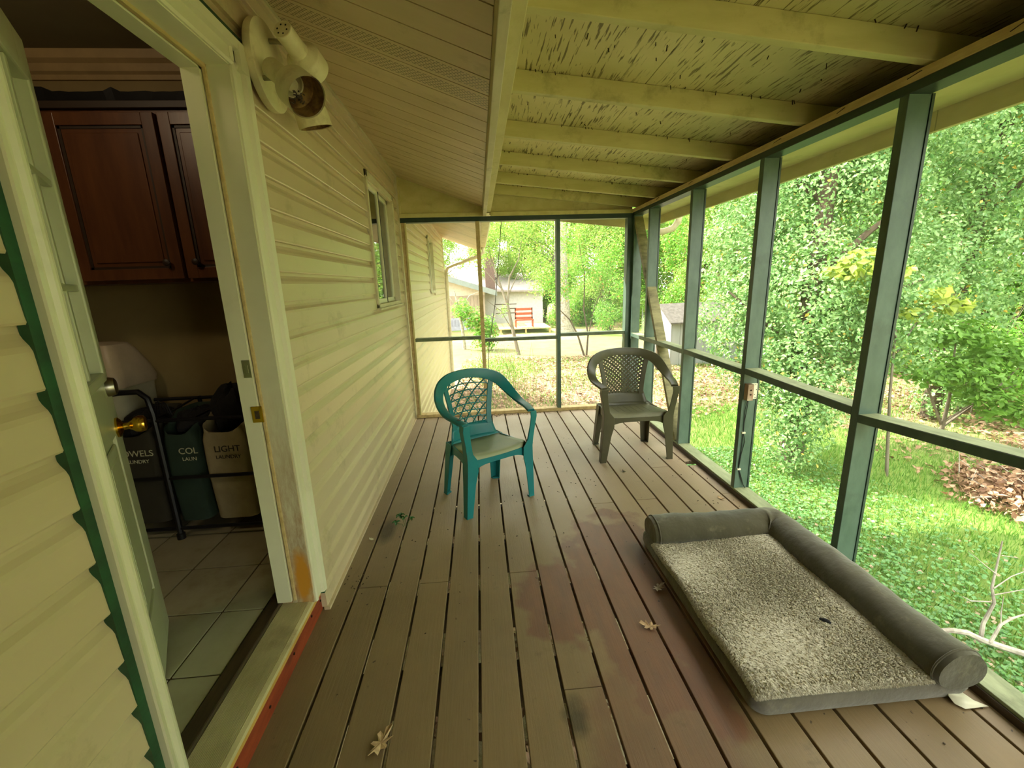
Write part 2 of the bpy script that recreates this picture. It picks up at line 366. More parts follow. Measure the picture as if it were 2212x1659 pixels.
# threshold and riser
T2=struct('trim_2','ribbed metal door threshold over a red stained riser board')
th=MB(); n=22; x0,x1=-.128,-.018
pr=[(x0,.10)]
for i in range(n):
    xa=x0+(x1-x0)*i/n; xb=x0+(x1-x0)*(i+.55)/n; xc=x0+(x1-x0)*(i+1)/n
    pr+=[(xa,.1345),(xb,.1345),(xb,.1325),(xc,.1325)]
pr+=[(x1,.132),(x1+.010,.130),(x1+.012,.118),(x1,.10)]
th.prism(pr,'y',.80,1.712); th.build('threshold',simple('ribbed_aluminium',(206,194,150),.45,(186,174,130),5,metal=.1,dirt=((110,80,50),.5)),T2)
box('inner_sill',M_['dark_wood'],T2,-.185,-.128,.80,1.72,.09,.148,.006)
box('sill_edge',simple('amber_wood_edge',(206,166,84),.6,(180,140,66),8),T2,-.060,-.010,.76,1.716,.095,.118)
rb=box('riser_board',M_['redboard'],T2,-.045,-.022,.60,1.752,-.005,.097)
sc=MB()
for y in (.82,1.02,1.22,1.42,1.60,1.70):
    sc.lathe([(.005,0),(.005,.003),(.003,.004)],(-.022,y,.05+.012*math.sin(y*9)),(1,0,0),8)
sc.build('screw_head',M_['screw'],rb)
# ================================================================== deck floor
fl=struct('floor','porch deck of brown stained boards')
JY={0:[1.835],2:[1.833],5:[1.86],6:[1.21],9:[2.472],11:[2.484],-1:[],3:[3.35],13:[2.95],4:[.72],8:[.35],12:[.55],1:[.45]}
for k in range(-1,16):
    a=(G0+PT*k+.0045 if k>=0 else -.04); b=G0+PT*(k+1)-.0062
    if k==14: pass
    if b>2.40: b=2.46
    if a>2.36: break
    js=[ -1.6]+sorted(JY.get(k+0,[]))+[4.675]
    kk=k
    for i in range(len(js)-1):
        ya=js[i]+(.0015 if i else 0); yb=js[i+1]-(.0015 if i<len(js)-2 else 0)
        if b>2.40 and ya<2.6<yb:
            box('deck_board',M_['deck'],fl,a,b,ya,2.486,-.027,0.0,.0025); box('deck_board',M_['deck'],fl,a,b,2.489,2.945,-.027,0.0,.0025); box('deck_board',M_['deck'],fl,a,b,3.02,yb,-.027,0,.0025); continue
        dz=random.uniform(-.0012,.0006)
        box('deck_board',M_['deck'],fl,a,b,ya,yb,-.027+dz,dz,.0025)
jo=MB()
for i in range(16): jo.box(-.03,2.46,-1.5+i*.406,-1.5+i*.406+.038,-.22,-.029)
jo.box(-.03,2.46,4.62,4.66,-.22,-.029)
jo.build('joist',M_['dark_wood'],fl)
po=MB()
for x,y in [(2.42,-1.4),(2.42,1.5),(2.42,4.6),(.1,4.6),(1.2,4.6)]: po.box(x-.045,x+.045,y-.045,y+.045,-1.1,-.2)
po.build('support_post',M_['dark_wood'],fl)
# ================================================================== right screen wall
wr=struct('wall_right','green framed insect screen wall along the right side of the porch')
W=W_; YK=[-.77,.045,.85,1.6557,2.4733,3.2805,4.09]
for i,y in enumerate(YK):
    box('stud',M_['green'],wr,W,W+.089,y,y+.038,.043,2.036,.002)
    MB().box(W+.089,W+.100,y-.004,y+.042,.043,2.036).build('screen_lath',M_['darkgreen'],wr)
# corner post of three studs
box('corner_post',M_['green'],wr,W-.052,W-.012,YE,YE+.089,.043,2.036,.002)
box('corner_post',M_['green'],wr,W-.010,W+.089,YE+.02,YE+.089,.043,2.036,.002)
box('stud',M_['green'],wr,W,W+.089,YE-.045,YE-.007,.043,2.036,.002)
hz=box('header',M_['darkgreen'],wr,W,W+.089,-1.6,YE+.089,2.036,2.070,.002)
tp=box('top_plate',M_['tan_wood'],wr,W-.002,W+.089,-1.6,YE+.089,2.0705,2.105,.002)
nl=MB()
for y,dx,dz in [(1.05,.03,.02),(1.32,.022,.028),(1.62,.03,.012),(1.95,.02,.018),(2.35,.026,.008),(2.9,.02,.01),(3.3,.02,.012),(3.9,.015,.01)]:
    nl.tube([(W-.002,y,2.095),(W-.010-dx*.3,y-.01,2.088),(W-.012-dx*.4,y+dx,2.082-dz*.2)],.0016,5)
nl.build('bent_nail',M_['screw'],tp)
box('bottom_plate',M_['sill'],wr,W,W+.096,-1.6,YE+.089,.001,.043,.002)
box('kick_board',M_['dark_wood'],wr,W-.006,W,-1.6,YE,.0,.030)
RZ=[(-.77+.038,.045,.85,.85),(.083,.85,.86,.856),(.888,1.6557,.852,.800),(1.6937,2.4733,.824,.846),(2.5113,3.2805,.835,.848),(3.3185,4.09,.842,.846),(4.128,YE-.045,.842,.846)]
for a,b,za,zb in RZ:
    h=.036
    MB().hexa([(W,a,za-h),(W+.089,a,za-h),(W+.089,b,zb-h),(W,b,zb-h),(W,a,za),(W+.089,a,za),(W+.089,b,zb),(W,b,zb)]).build('rail',M_['green'],wr,.002); MB().hexa([(W+.002,a,za+.0002),(W+.088,a,za+.0002),(W+.088,b,zb+.0002),(W+.002,b,zb+.0002),(W+.002,a,za+.0016),(W+.088,a,za+.0016),(W+.088,b,zb+.0016),(W+.002,b,zb+.0016)]).build('rail_lit_top',M_['sill'],wr)  # paler weathered layer stands in for light on the rail's top face
# diagonal brace, weathered
MB().bar((W+.045,YE-.02,2.03),(W+.045,3.36,.045),.038,.086,(1,0,0)).build('diagonal_brace',simple('weathered_brace_paint',(142,136,92),.65,(104,98,62),7,(1,1,4),.3,dirt=((60,50,34),.7)),wr)
ys=[-1.6]+YK+[YE-.045]
for i in range(len(ys)-1):
    a=ys[i]+.038; b=ys[i+1]
    MB().box(W+.0905,W+.0912,a-.02,b+.02,.04,2.04).build('screen_pane',M_['screen'],wr)
# ================================================================== end screen wall
we=struct('wall_back','end screen wall with tan and green studs')
box('bottom_plate',M_['tan_wood'],we,.012,W-.055,YE,YE+.089,0.0005,.036,.002)
box('stud',M_['tan_wood'],we,.016,.058,YE+.012,YE+.07,.036,2.034,.002,label='tan stud against the siding')
box('stud',M_['yellow_wood'],we,.050,.066,YE+.0,YE+.012,.036,2.034,.001)
MB().hexa([(.760,YE,.036),(.800,YE,.036),(.800,YE+.089,.036),(.760,YE+.089,.036),(.752,YE,2.034),(.792,YE,2.034),(.792,YE+.089,2.034),(.752,YE+.089,2.034)]).build('stud',M_['tan_wood'],we,.002,label='raw tan middle stud')
box('stud',M_['green'],we,1.570,1.610,YE,YE+.089,.036,2.034,.002)
box('header',M_['darkgreen'],we,.012,W,YE-.002,YE+.089,2.020,2.064,.002)
box('top_plate',M_['yellow_wood'],we,.012,.83,YE-.004,YE+.089,2.0645,2.104,.002)
box('top_plate',M_['yellow_wood'],we,.91,W,YE-.004,YE+.089,2.0645,2.104,.002)
for a,b,z in [(.066,.756,.870),(.796,1.570,.842),(1.610,W-.052,.866)]:
    box('rail',M_['rail'],we,a,b,YE+.004,YE+.089,z-.034,z,.002)
MB().prism([(0.0,2.10),(.83,2.10),(.83,2.162),(0,2.462)],'y',YE+.015,YE+.03).build('gable_panel',M_['yellow_wood'],we)
MB().prism([(.868,2.10),(W,2.10),(W,2.19),(.868,2.35)],'y',YE+.03,YE+.045).build('gable_panel',M_['yellow_wood'],we)
box('corner_batten',M_['yellow_wood'],we,.012,.030,YE-.006,YE+.015,2.10,2.45,.002)
for a,b in [(.05,.77),(.78,1.58),(1.6,W)]: MB().box(a,b,YE+.0905,YE+.0912,.03,2.04).build('screen_pane',M_['screen'],we)
# ================================================================== ceiling: vinyl soffit, fascia, rafters, plywood
ce=struct('ceiling','porch ceiling of vinyl soffit and yellow rafters under cracked plywood')
sz=lambda x:2.450-.3605*x
for k in range(-18,59):
    ya=1.537+.146*k; yb=ya+.146
    if ya>10.3: break
    m=M_['vent'] if k in (2,3,-6,-7) or k>26 and k%8 in(2,3) else M_['soffit_board']
    g=.0035; x0,x1=.002,.828
    MB().hexa([(x0,ya+g,sz(x0)),(x1,ya+g,sz(x1)),(x1,yb-g,sz(x1)),(x0,yb-g,sz(x0)),(x0,ya+g,sz(x0)+.004),(x1,ya+g,sz(x1)+.004),(x1,yb-g,sz(x1)+.004),(x0,yb-g,sz(x0)+.004)]).build('soffit_board',m,ce)
    # small raised rib in the middle of every board
MB().hexa([(0,-1.2,sz(0)+.007),(.83,-1.2,sz(.83)+.007),(.83,10.3,sz(.83)+.007),(0,10.3,sz(0)+.007),(0,-1.2,sz(0)+.02),(.83,-1.2,sz(.83)+.02),(.83,10.3,sz(.83)+.02),(0,10.3,sz(0)+.02)]).build('soffit_backing',M_['soffit_board'],ce)
mo=MB().box(.008,.024,-1.2,YE,2.438,2.452); mo.build('soffit_channel',M_['fascia'],ce)
box('fascia_board',M_['fascia'],ce,.830,.864,-1.2,YE+.0,2.066,2.46,.003)
box('ledger_board',M_['yellow_wood'],ce,.866,.910,-1.2,YE+.0,2.10,2.44,.003)
zb=lambda x:2.2665-.1035*(x-.91)
RY=[-.86,-.24,.36,.98,1.595,2.20,2.815,3.425,4.01,4.475]
for y in RY:
    x0,x1=.911,2.70; 
    MB().hexa([(x0,y,zb(x0)),(x1,y,zb(x1)),(x1,y+.038,zb(x1)),(x0,y+.038,zb(x0)),(x0,y,zb(x0)+.089),(x1,y,zb(x1)+.089),(x1,y+.038,zb(x1)+.089),(x0,y+.038,zb(x0)+.089)]).build('rafter',M_['rafter'],ce,.003)
for i in range(len(RY)-1):
    ya=RY[i]+.038; yb=RY[i+1]
    box('blocking',M_['yellow_wood'],ce,.9105,.925,ya+.001,yb-.001,2.255,2.352,.001)
zt=lambda x:zb(x)+.0895
for (xa,xb) in [(.90,1.568),(1.572,2.745)]:
    for ya,yb in [(-1.6,.379),(.381,2.218),(2.220,3.443),(3.445,4.95)]:
        MB().hexa([(xa,ya+.001,zt(xa)),(xb,ya+.001,zt(xb)),(xb,yb-.001,zt(xb)),(xa,yb-.001,zt(xa)),(xa,ya+.001,zt(xa)+.012),(xb,ya+.001,zt(xb)+.012),(xb,yb-.001,zt(xb)+.012),(xa,yb-.001,zt(xa)+.012)]).build('plywood_sheet',M_['ply'],ce)
nm=MB(); rr=random.Random(3)
for i in range(150):
    x=rr.uniform(.98,2.3); y=rr.choice([rr.uniform(1.65,4.4),rr.choice(RY[4:])-.012]); z=zt(x)
    L=rr.uniform(.006,.02); nm.bar((x,y,z),(x+rr.uniform(-.006,.006),y+rr.uniform(-.008,.008),z-L),.003,.003)
nm.build('roofing_nail',M_['screw'],ce,kind='stuff')
# eave outside the screens
ea=struct('trim_3','yellow eave soffit and fascia outside the screens')
box('eave_soffit',M_['yellow_wood'],ea,W+.090,2.745,-1.6,4.93,2.066,2.078)
for a,b in [(-1.6,1.9),(1.903,4.95)]: box('eave_fascia',M_['yellow_wood'],ea,2.747,2.772,a,b,1.985,2.175,.002)
for a,b in [(.91,1.98),(1.983,2.745)]:
    f=lambda x:2.072-.108*(x-1.5)
    MB().hexa([(a,4.93,f(a)),(b,4.93,f(b)),(b,4.95,f(b)),(a,4.95,f(a)),(a,4.93,f(a)+.26),(b,4.93,f(b)+.17),(b,4.95,f(b)+.17),(a,4.95,f(a)+.26)]).build('rake_board',M_['yellow_wood'],ea)
# roofs above (they cast the house's shade on the lawn)
M_['shingle']=simple('grey_shingles',(96,92,86),.9,(74,70,66),14,(1,1,1),.4)
ro=struct('roof','shingled roof over the house and porch')
def slab(m,name,p0,p1,ya,yb,t):
    (xa,za),(xb,zb_)=p0,p1
    MB().hexa([(xa,ya,za),(xb,ya,zb_),(xb,yb,zb_),(xa,yb,za),(xa,ya,za+t),(xb,ya,zb_+t),(xb,yb,zb_+t),(xa,yb,za+t)]).build(name,m,ro)
slab(M_['shingle'],'porch_roof',(.85,zt(.85)+.014),(2.79,zt(2.79)+.014),-1.8,4.98,.012)
slab(M_['shingle'],'house_roof',(-4.2,4.05),(.87,2.44),-3.0,10.4,.03)
slab(M_['shingle'],'house_roof',(-9.0,2.4),(-4.2,4.05),-3.0,10.4,.03)
MB().prism([(.0,2.45),(.84,2.15),(.84,2.47),(-4.2,4.04),(-8.4,2.5),(-8.4,2.45)],'y',10.05,10.08).build('gable_end',M_['siding'],ro)
box('fascia_beyond',M_['fascia'],ro,.83,.85,4.56,10.4,2.14,2.46)
hs=struct('wall_house','remaining outer walls of the house')
MB().box(-8.4,-8.3,-3,10.05,-1.1,2.5).box(-8.4,-.15,10.0,10.05,-1.1,2.5).box(-8.4,0,-3.1,-3.0,-1.1,2.5).box(-.15,-.02,-3.0,-1.6,-1.1,2.47).box(-.15,-.03,-1.6,10.0,-1.1,-.9).build('outer_wall',M_['siding'],hs)
wf=struct('wall_front_shade','unseen siding wall added behind the camera to shade the near end of the porch')  # unseen end wall, added and sized to darken the near siding
for k in range(21):
    z=.013+SE*k; MB().prism([(-1.30,z),(-1.275,z-.002),(-1.2725,z+.002),(-1.275,z+.066),(-1.29,z+.097),(-1.2915,z+SE+.004),(-1.30,z+SE+.004)],'x',.005,1.9).build('siding_board',M_['siding'],wf)
box('wall_sheathing',M_['siding'],wf,.005,1.9,-1.40,-1.30,-.0,2.4)
# gutter and downspouts
gt=thing('gutter','white metal roof gutter along the house eave beyond the porch','gutter',(.86,5,2.25))
o=MB().prism([(.855,2.30),(.855,2.205),(.945,2.205),(.975,2.26),(.975,2.31),(.968,2.31),(.968,2.263),(.940,2.212),(.862,2.212),(.862,2.30)],'y',5.0,10.35).build('trough',M_['fascia'],gt); o.location=(-.86,-5,-2.25)
ds=thing('downspout','pale metal downspout angling from the eave to the house corner','downspout',(0.04,10.05,-1))
o=MB().tube([(.90,9.9,2.22),(.90,9.92,2.10),(.80,9.95,2.02),(.25,10.02,1.86),(.09,10.05,1.80),(.05,10.07,1.70),(.05,10.07,-.95)],.04,8).build('pipe',M_['fascia'],ds); o.location=(-.04,-10.05,1)
ds=thing('downspout','curved pale gutter elbow under the porch eave outside the green studs','downspout',(2.95,4.75,2.0))
o=MB().tube([(2.86,4.3,2.12),(2.86,4.9,2.12)],.055,8).build('trough',M_['fascia'],ds); o.location=(-2.95,-4.75,-2.0)
o=MB().tube([(2.98,4.8,2.10),(2.975,4.82,2.01),(2.93,4.85,1.94),(2.84,4.88,1.915),(2.70,4.92,1.90)],.035,10).build('pipe',M_['fascia'],ds); o.location=(-2.95,-4.75,-2.0)
# ================================================================== laundry room behind the doorway
lw=struct('wall_laundry','tan laundry room walls')
M_['lwall']=simple('tan_room_paint',(150,132,88),.7,(138,120,78),3)
M_['lceil']=simple('dim_room_ceiling',(150,140,104),.8,(140,130,96),3)
box('back_wall',M_['lwall'],lw,-3.2,-.15,2.62,2.7,.14,2.58)
box('side_wall',M_['lwall'],lw,-3.3,-3.2,-1.2,2.7,.14,2.58)
box('near_wall',M_['lwall'],lw,-3.2,-.15,-1.3,-1.2,.14,2.58)
box('inner_wall_face',M_['lwall'],lw,-.165,-.15,-1.2,.80,.14,2.58); box('inner_wall_face',M_['lwall'],lw,-.165,-.15,1.66,2.62,.14,2.58); box('inner_wall_face',M_['lwall'],lw,-.165,-.15,.80,1.66,2.14,2.58)
lc=struct('ceiling_laundry','laundry room ceiling'); box('ceiling_sheet',M_['lceil'],lc,-3.2,-.15,-1.2,2.7,2.58,2.62)
cr=struct('trim_4','stepped crown moulding over the cabinet')
MB().prism([(2.62,2.47),(2.605,2.47),(2.600,2.49),(2.585,2.50),(2.575,2.53),(2.555,2.545),(2.545,2.58),(2.62,2.58)],'x',-3.2,-.165).build('crown_moulding',simple('tan_crown_paint',(176,150,104),.5),cr)
lf=struct('floor_laundry','square beige ceramic floor tiles of the laundry room')
box('grout_bed',simple('dark_grout',(84,70,52),.8),lf,-3.2,-.128,-1.2,2.62,.08,.1365)
M_['tile']=simple('beige_ceramic_tile',(176,170,140),.28,(156,148,116),3.5,(1,1,1),.03,dirt=((96,80,54),.35),rnd=.12)
tx=-.353; ty=1.268; p=.302
tile0=None
for i in range(-9,2):
    for j in range(-8,6):
        a=tx+i*p; b=ty+j*.305
        if a>-.14 or b>2.62 or b<-1.3 or a<-2.8: continue
        x1=min(a+p,-.186)-.004; y1=min(b+.305,2.62)-.004
        if x1-a<.02: continue
        box('tile',M_['tile'],lf,a+.003,x1,b+.003,y1,.130,.141,.0015)
# warm lamp of the laundry room (its own ceiling light)
lt=thing('ceiling_lamp','small round laundry room ceiling lamp with a warm light','lamp',(-1.0,1.25,2.58))
o=MB().lathe([(.10,0),(.11,-.02),(.09,-.05),(.03,-.07)],(0,0,0),(0,0,1),20).build('lamp_shade',None,lt)
em=NT('lamp_glow'); em.b.inputs['Emission Color'].default_value=(1,.75,.45,1); em.b.inputs['Emission Strength'].default_value=5; o.data.materials.append(em.m)
pl=bpy.data.lights.new('lamp_bulb','POINT'); pl.energy=2.6; pl.color=(1,.78,.5); pl.shadow_soft_size=.08
po_=bpy.data.objects.new('lamp_bulb',pl); COL.objects.link(po_); po_.location=(-1.0,1.25,2.44)
# wall cabinet
M_['cab']=simple('red_brown_cabinet_wood',(96,58,32),.35,(76,44,24),3,(5,5,.8),.04)
M_['cabd']=simple('dark_cabinet_groove',(48,34,20),.5)
cb=thing('wall_cabinet','red brown wooden wall cabinet with two framed doors','cabinet',(-.7,2.3,1.46))
def cbx(name,m,a,b,c,d,e,f,par=cb,bev=.002):
    o=MB().box(a+.7,b+.7,c-2.3,d-2.3,e-1.46,f-1.46).build(name,m,par,bev); return o
cbx('cabinet_body',M_['cab'],-1.75,-.17,2.318,2.62,1.462,2.232)
cbx('cabinet_top_trim',M_['cabd'],-1.77,-.17,2.296,2.62,2.232,2.262)
for a,b in [(-1.70,-1.185),(-1.165,-.690),(-.672,-.20)]:
    d=cbx('cabinet_door',M_['cab'],a,b,2.300,2.317,1.478,2.212)
    e=.052
    for q in [(a,a+e,1.478,2.212),(b-e,b,1.478,2.212),(a+e,b-e,1.478,1.478+e),(a+e,b-e,2.212-e,2.212)]:
        cbx('door_rail',M_['cab'],q[0],q[1],2.288,2.300,q[2],q[3],d)
    mb=MB(); g=.012
    for q in [(a+e,a+e+g,1.478+e,2.212-e),(b-e-g,b-e,1.478+e,2.212-e),(a+e,b-e,1.478+e,1.478+e+g),(a+e,b-e,2.212-e-g,2.212-e)]: mb.box(q[0]+.7,q[1]+.7,-.004,-.0005,q[2]-1.46,q[3]-1.46)
    mb.build('panel_groove',M_['cabd'],d)
    cbx('raised_panel',M_['cab'],a+e+.03,b-e-.03,2.293,2.300,1.478+e+.03,2.212-e-.03,d,.004)
    kx={-1.70:-1.25,-1.165:-.745,-.672:-.611}[a]
    k=MB().lathe([(.006,0),(.006,.012),(.015,.018),(.016,.026),(.008,.031)],(kx+.7,-.012,.094),(0,-1,0),14).build('cabinet_knob',M_['cabd'],d)
sh=thing('shelf_liner','dark ragged liner roll lying on top of the cabinet','liner',(-.7,2.45,2.263))
v=[];n=40
for i in range(n+1):
    x=-.95+1.45*i/n; r=.5+.5*math.sin(i*1.9)*math.sin(i*.63+1)
    v.append([(x,-.13,0),(x,-.145,(.035+.006*r+(.02 if i in (13,14,22) else 0))),(x,.1,.05+.006*r),(x,.12,0)])
MB().loft(v,True,True,False).build('liner_sheet',M_['black'],sh)
# trash can
tc=thing('trash_can','white trash can with a domed swing lid behind the laundry sorter','trash can',(-1.31,2.44,.165))
M_['plasticw']=simple('white_plastic',(196,192,160),.35)
def rrect(hx,hy,z,r=.05,n=5):
    pts=[]
    for cx,cy,a0 in [(hx-r,hy-r,0),(-hx+r,hy-r,PI/2),(-hx+r,-hy+r,PI),(hx-r,-hy+r,1.5*PI)]:
        for i in range(n): a=a0+PI/2*i/(n-1); pts.append((cx+r*math.cos(a),cy+r*math.sin(a),z))
    return pts
MB().loft([rrect(.15,.115,0),rrect(.185,.14,.76),rrect(.19,.145,.77)]).build('bin_body',M_['plasticw'],tc)
MB().loft([rrect(.195,.15,.77),rrect(.197,.152,.80),rrect(.185,.14,.86),rrect(.15,.10,.96),rrect(.13,.08,.99,.04),rrect(.08,.05,1.0,.03)]).build('bin_lid',simple('lid_plastic',(192,176,148),.35),tc)
# laundry sorter with three bags
lx,ly,lz=-.9,2.25,.141
ls=thing('laundry_sorter','black tube frame laundry sorter on the tile floor holding labelled bags','laundry sorter',(lx,ly,lz))
fr=MB()
P3=lambda x,y,z:(x-lx,y-ly,z-lz)
fr.tube([P3(-1.55,2.16,.87),P3(-1.02,2.16,.945),P3(-.93,2.16,.945),P3(-.895,2.16,.91),P3(-.885,2.16,.83),P3(-.885,2.16,.17)],.014,8)
for x in (-1.42,-.42):
    fr.tube([P3(x,2.16,.15),P3(x,2.16,.90)],.012,8); fr.tube([P3(x,2.52,.15),P3(x,2.52,.83)],.012,8); fr.tube([P3(x,2.16,.20),P3(x,2.52,.20)],.011,8)
fr.tube([P3(-.885,2.52,.15),P3(-.885,2.52,.83)],.011,8)
for y,z in [(2.16,.795),(2.52,.82),(2.16,.485),(2.16,.20),(2.52,.2),(2.52,.5)]: fr.tube([P3(-1.42,y,z),P3(-.42,y,z)],.010,8)
for x in (-1.42,-.91,-.71,-.46): fr.tube([P3(x,2.16,.795),P3(x,2.34,.80),P3(x,2.52,.82)],.006,6)
fr.build('sorter_frame',M_['black'],ls)
for x in (-1.42,-.885,-.42):
    for y in (2.16,2.52): MB().lathe([(.02,0),(.02,.03),(.01,.035)],P3(x,y,.141),(0,0,1),12).build('caster',M_['black'],ls)
def text(body,size,loc,m,parent,name='lettering'):
    cu=bpy.data.curves.new(name,'FONT'); cu.body=body; cu.size=size; cu.align_x='CENTER'; cu.extrude=.0008
    o=bpy.data.objects.new(name,cu); COL.objects.link(o)
    dg=bpy.context.evaluated_depsgraph_get(); me=bpy.data.meshes.new_from_object(o.evaluated_get(dg)); bpy.data.objects.remove(o)
    n=bpy.data.objects.new(name,me); COL.objects.link(n); me.materials.append(m); n.location=loc; n.rotation_euler=(math.radians(90),0,0); n.parent=parent; return n
M_['inkw']=simple('pale_ink',(196,196,160),.6); M_['inkb']=simple('dark_ink',(40,36,30),.6)
for (xa,xb,c,l1,l2,ink,lab) in [(-1.19,-.925,(52,48,34),'TOWELS','LAUNDRY',M_['inkw'],'dark charcoal laundry bag reading TOWELS LAUNDRY on the black sorter'),
      (-.900,-.722,(44,62,48),'COL','LAUN',M_['inkw'],'dark green laundry bag with half folded COL and LAUN lettering'),
      (-.715,-.478,(168,154,116),'LIGHT','LAUNDRY',M_['inkb'],'cream laundry bag reading LIGHT LAUNDRY on the black sorter')]:
    m=simple('bag_cloth_'+l1.lower(),c,.85,None,12,(1,1,1),.2)
    cx=(xa+xb)/2; hw=(xb-xa)/2
    bt=thing('laundry_bag',lab,'laundry bag',(cx,2.18,.23),group=None)
    secs=[]
    for i in range(13):
        f=i/12; z=.0+.525*f
        pin=hw*(.90+.10*f)-(.0 if f<.9 else .012); dep=.30*(.92+.08*f)
        ring=[]
        nn=32
        for q in range(nn):
            a=2*PI*q/nn; sx=math.copysign(abs(math.cos(a))**.35,math.cos(a)); sy=math.copysign(abs(math.sin(a))**.35,math.sin(a))
            wv=.006*math.sin(f*9+q*1.1)+.004*math.sin(q*2.3+f*4)
            top=(-.055*(1-abs(sx)**2) if sy<0 and i==12 else 0)+(.05 if i==12 and sy>0 else 0)
            ring.append((pin*sx*(1+wv), .0+dep/2+dep/2*sy*(1+wv) + (.012*math.sin(PI*f) if sy<0 else 0)*-1, z+top))
        secs.append(ring)
    b=MB().loft(secs,True,False,True); b.f.append(list(range(32))[::-1]); b.sm.append(False)
    body=b.build('bag_body',m,bt); so_=body.modifiers.new('s','SOLIDIFY'); so_.thickness=.003
    off={'TOWELS':.045,'COL':.055,'LIGHT':.03}[l1]
    text(l1,.046,(off,-.026,.385),ink,bt); text(l2,.027,(off,-.026,.348),ink,bt)
def lump(name,label,cat,loc,r,m,seed):
    rr=np.random.RandomState(seed); mb=MB(); nu,nv=28,16; secs=[]
    ph=rr.rand(6)*6
    for i in range(nv+1):
        th_=PI*i/nv; ring=[]
        for q in range(nu):
            a=2*PI*q/nu; k=1+.10*math.sin(3*a+ph[0]+2*th_)+.07*math.sin(7*a+ph[1]-3*th_)+.06*math.sin(5*th_+ph[2]+2*a)
            ring.append((r[0]*k*math.sin(th_)*math.cos(a),r[1]*k*math.sin(th_)*math.sin(a),r[2]*k*math.cos(th_)))
        secs.append(ring)
    o=mb.loft(secs).build(name,m); o.location=loc; tag(o,label,cat); return o
M_['cloth']=simple('black_cloth',(26,26,26),.9,None,20,(1,1,1),.3)
lump('garment','bulging black garment stuffed in the cream laundry bag','clothes',(-.585,2.33,.795),(.105,.13,.125),M_['cloth'],1)
lump('garment','crumpled dark garment in the green laundry bag','clothes',(-.80,2.35,.73),(.10,.12,.07),M_['cloth'],2)
lump('garment','dark towel heaped in the charcoal laundry bag','clothes',(-1.05,2.35,.73),(.11,.12,.08),M_['cloth'],3)
hg=MB()
for i in range(4): hg.tube([(-1.0+i*.012,2.3,.77),(-.98+i*.012,2.29,.84+.01*i),(-.93+i*.01,2.28,.85),(-.91+i*.01,2.28,.78)],.003,5)
tag(hg.build('wire_hanger',M_['black']),'thin black wire hangers looped over the sorter bar','hanger')
# white mat corner on floor
ma=MB().hexa([(-1.55,1.95,.1415),(-1.02,2.06,.1415),(-1.30,2.19,.1415),(-1.6,2.2,.1415),(-1.55,1.95,.150),(-1.02,2.06,.150),(-1.30,2.19,.150),(-1.6,2.2,.150)])
tag(ma.build('floor_mat',M_['plasticw']),'corner of a white mat on the tiles behind the door','mat')
# ================================================================== door leaf, ajar into the laundry room
dr=struct('door_1','cream half glazed door standing ajar into the laundry room')
dr.location=(-.105,.852,.155); dv=Vector((-.53,.85)).normalized(); dr.rotation_euler=(0,0,math.atan2(dv.y,dv.x))
# local: x along leaf (0..0.8), exterior face at y=0 looking to -y, thickness to +y
M_['door']=simple('pale_grey_cream_door_paint',(190,192,160),.32,(180,182,150),2,dirt=((140,120,80),.2))
L=.80; H=1.975
def dbx(n,a,b,c,d,e,f,m=None,par=dr,bev=.002): return MB().box(a,b,c,d,e,f).build(n,m or M_['door'],par,bev)
dbx('stile',0,.115,0,.044,0,H); dbx('stile',L-.115,L,0,.044,0,H); dbx('rail',.115,L-.115,0,.044,0,.22); dbx('rail',.115,L-.115,0,.044,.80,.985); dbx('rail',.115,L-.115,0,.044,H-.12,H); dbx('mullion',.36,.44,0,.044,.22,.80)
for a,b in [(.115,.36),(.44,L-.115)]:
    pn=dbx('panel',a,b,.010,.034,.22,.80)
    dbx('panel_moulding',a+.02,b-.02,.001,.010,.24,.78,None,pn,.006)
    dbx('raised_field',a+.055,b-.055,-.0005,.004,.275,.745,None,pn,.003)
fm=MB(); a,b,c,d=.115,L-.115,.985,H-.12; e=.03
for q in [(a,a+e,c,d),(b-e,b,c,d),(a,b,c,c+e),(a,b,d-e,d)]: fm.box(q[0],q[1],-.014,.05,q[2],q[3])
fm.build('glazing_frame',M_['door'],dr,.005)
mm=MB()
for i in (1,2): mm.box(a+(b-a)*i/3-.010,a+(b-a)*i/3+.010,-.006,.014,c+e,d-e)
for i in (1,2): mm.box(a+e,b-e,-.0062,.0142,c+(d-c)*i/3-.010,c+(d-c)*i/3+.010)
mm.build('muntin',M_['door'],dr,.003)
for i in range(3):
    for j in range(3): dbx('pane',a+(b-a)*i/3+.01,a+(b-a)*(i+1)/3-.01,.018,.022,c+(d-c)*j/3+.01,c+(d-c)*(j+1)/3-.01,M_['glass'],dr,0)
MB().lathe([(.034,0),(.034,.006),(.026,.012),(.013,.018),(.012,.030),(.016,.038),(.026,.048),(.030,.060),(.027,.074),(.015,.080)],(L-.062,0,.815),(0,-1,0),24).build('door_knob',M_['brass'],dr)
MB().lathe([(.032,0),(.032,.010),(.028,.022),(.020,.026),(.001,.026)],(L-.060,0,.955),(0,-1,0),24).build('deadbolt_cylinder',M_['steel'],dr)
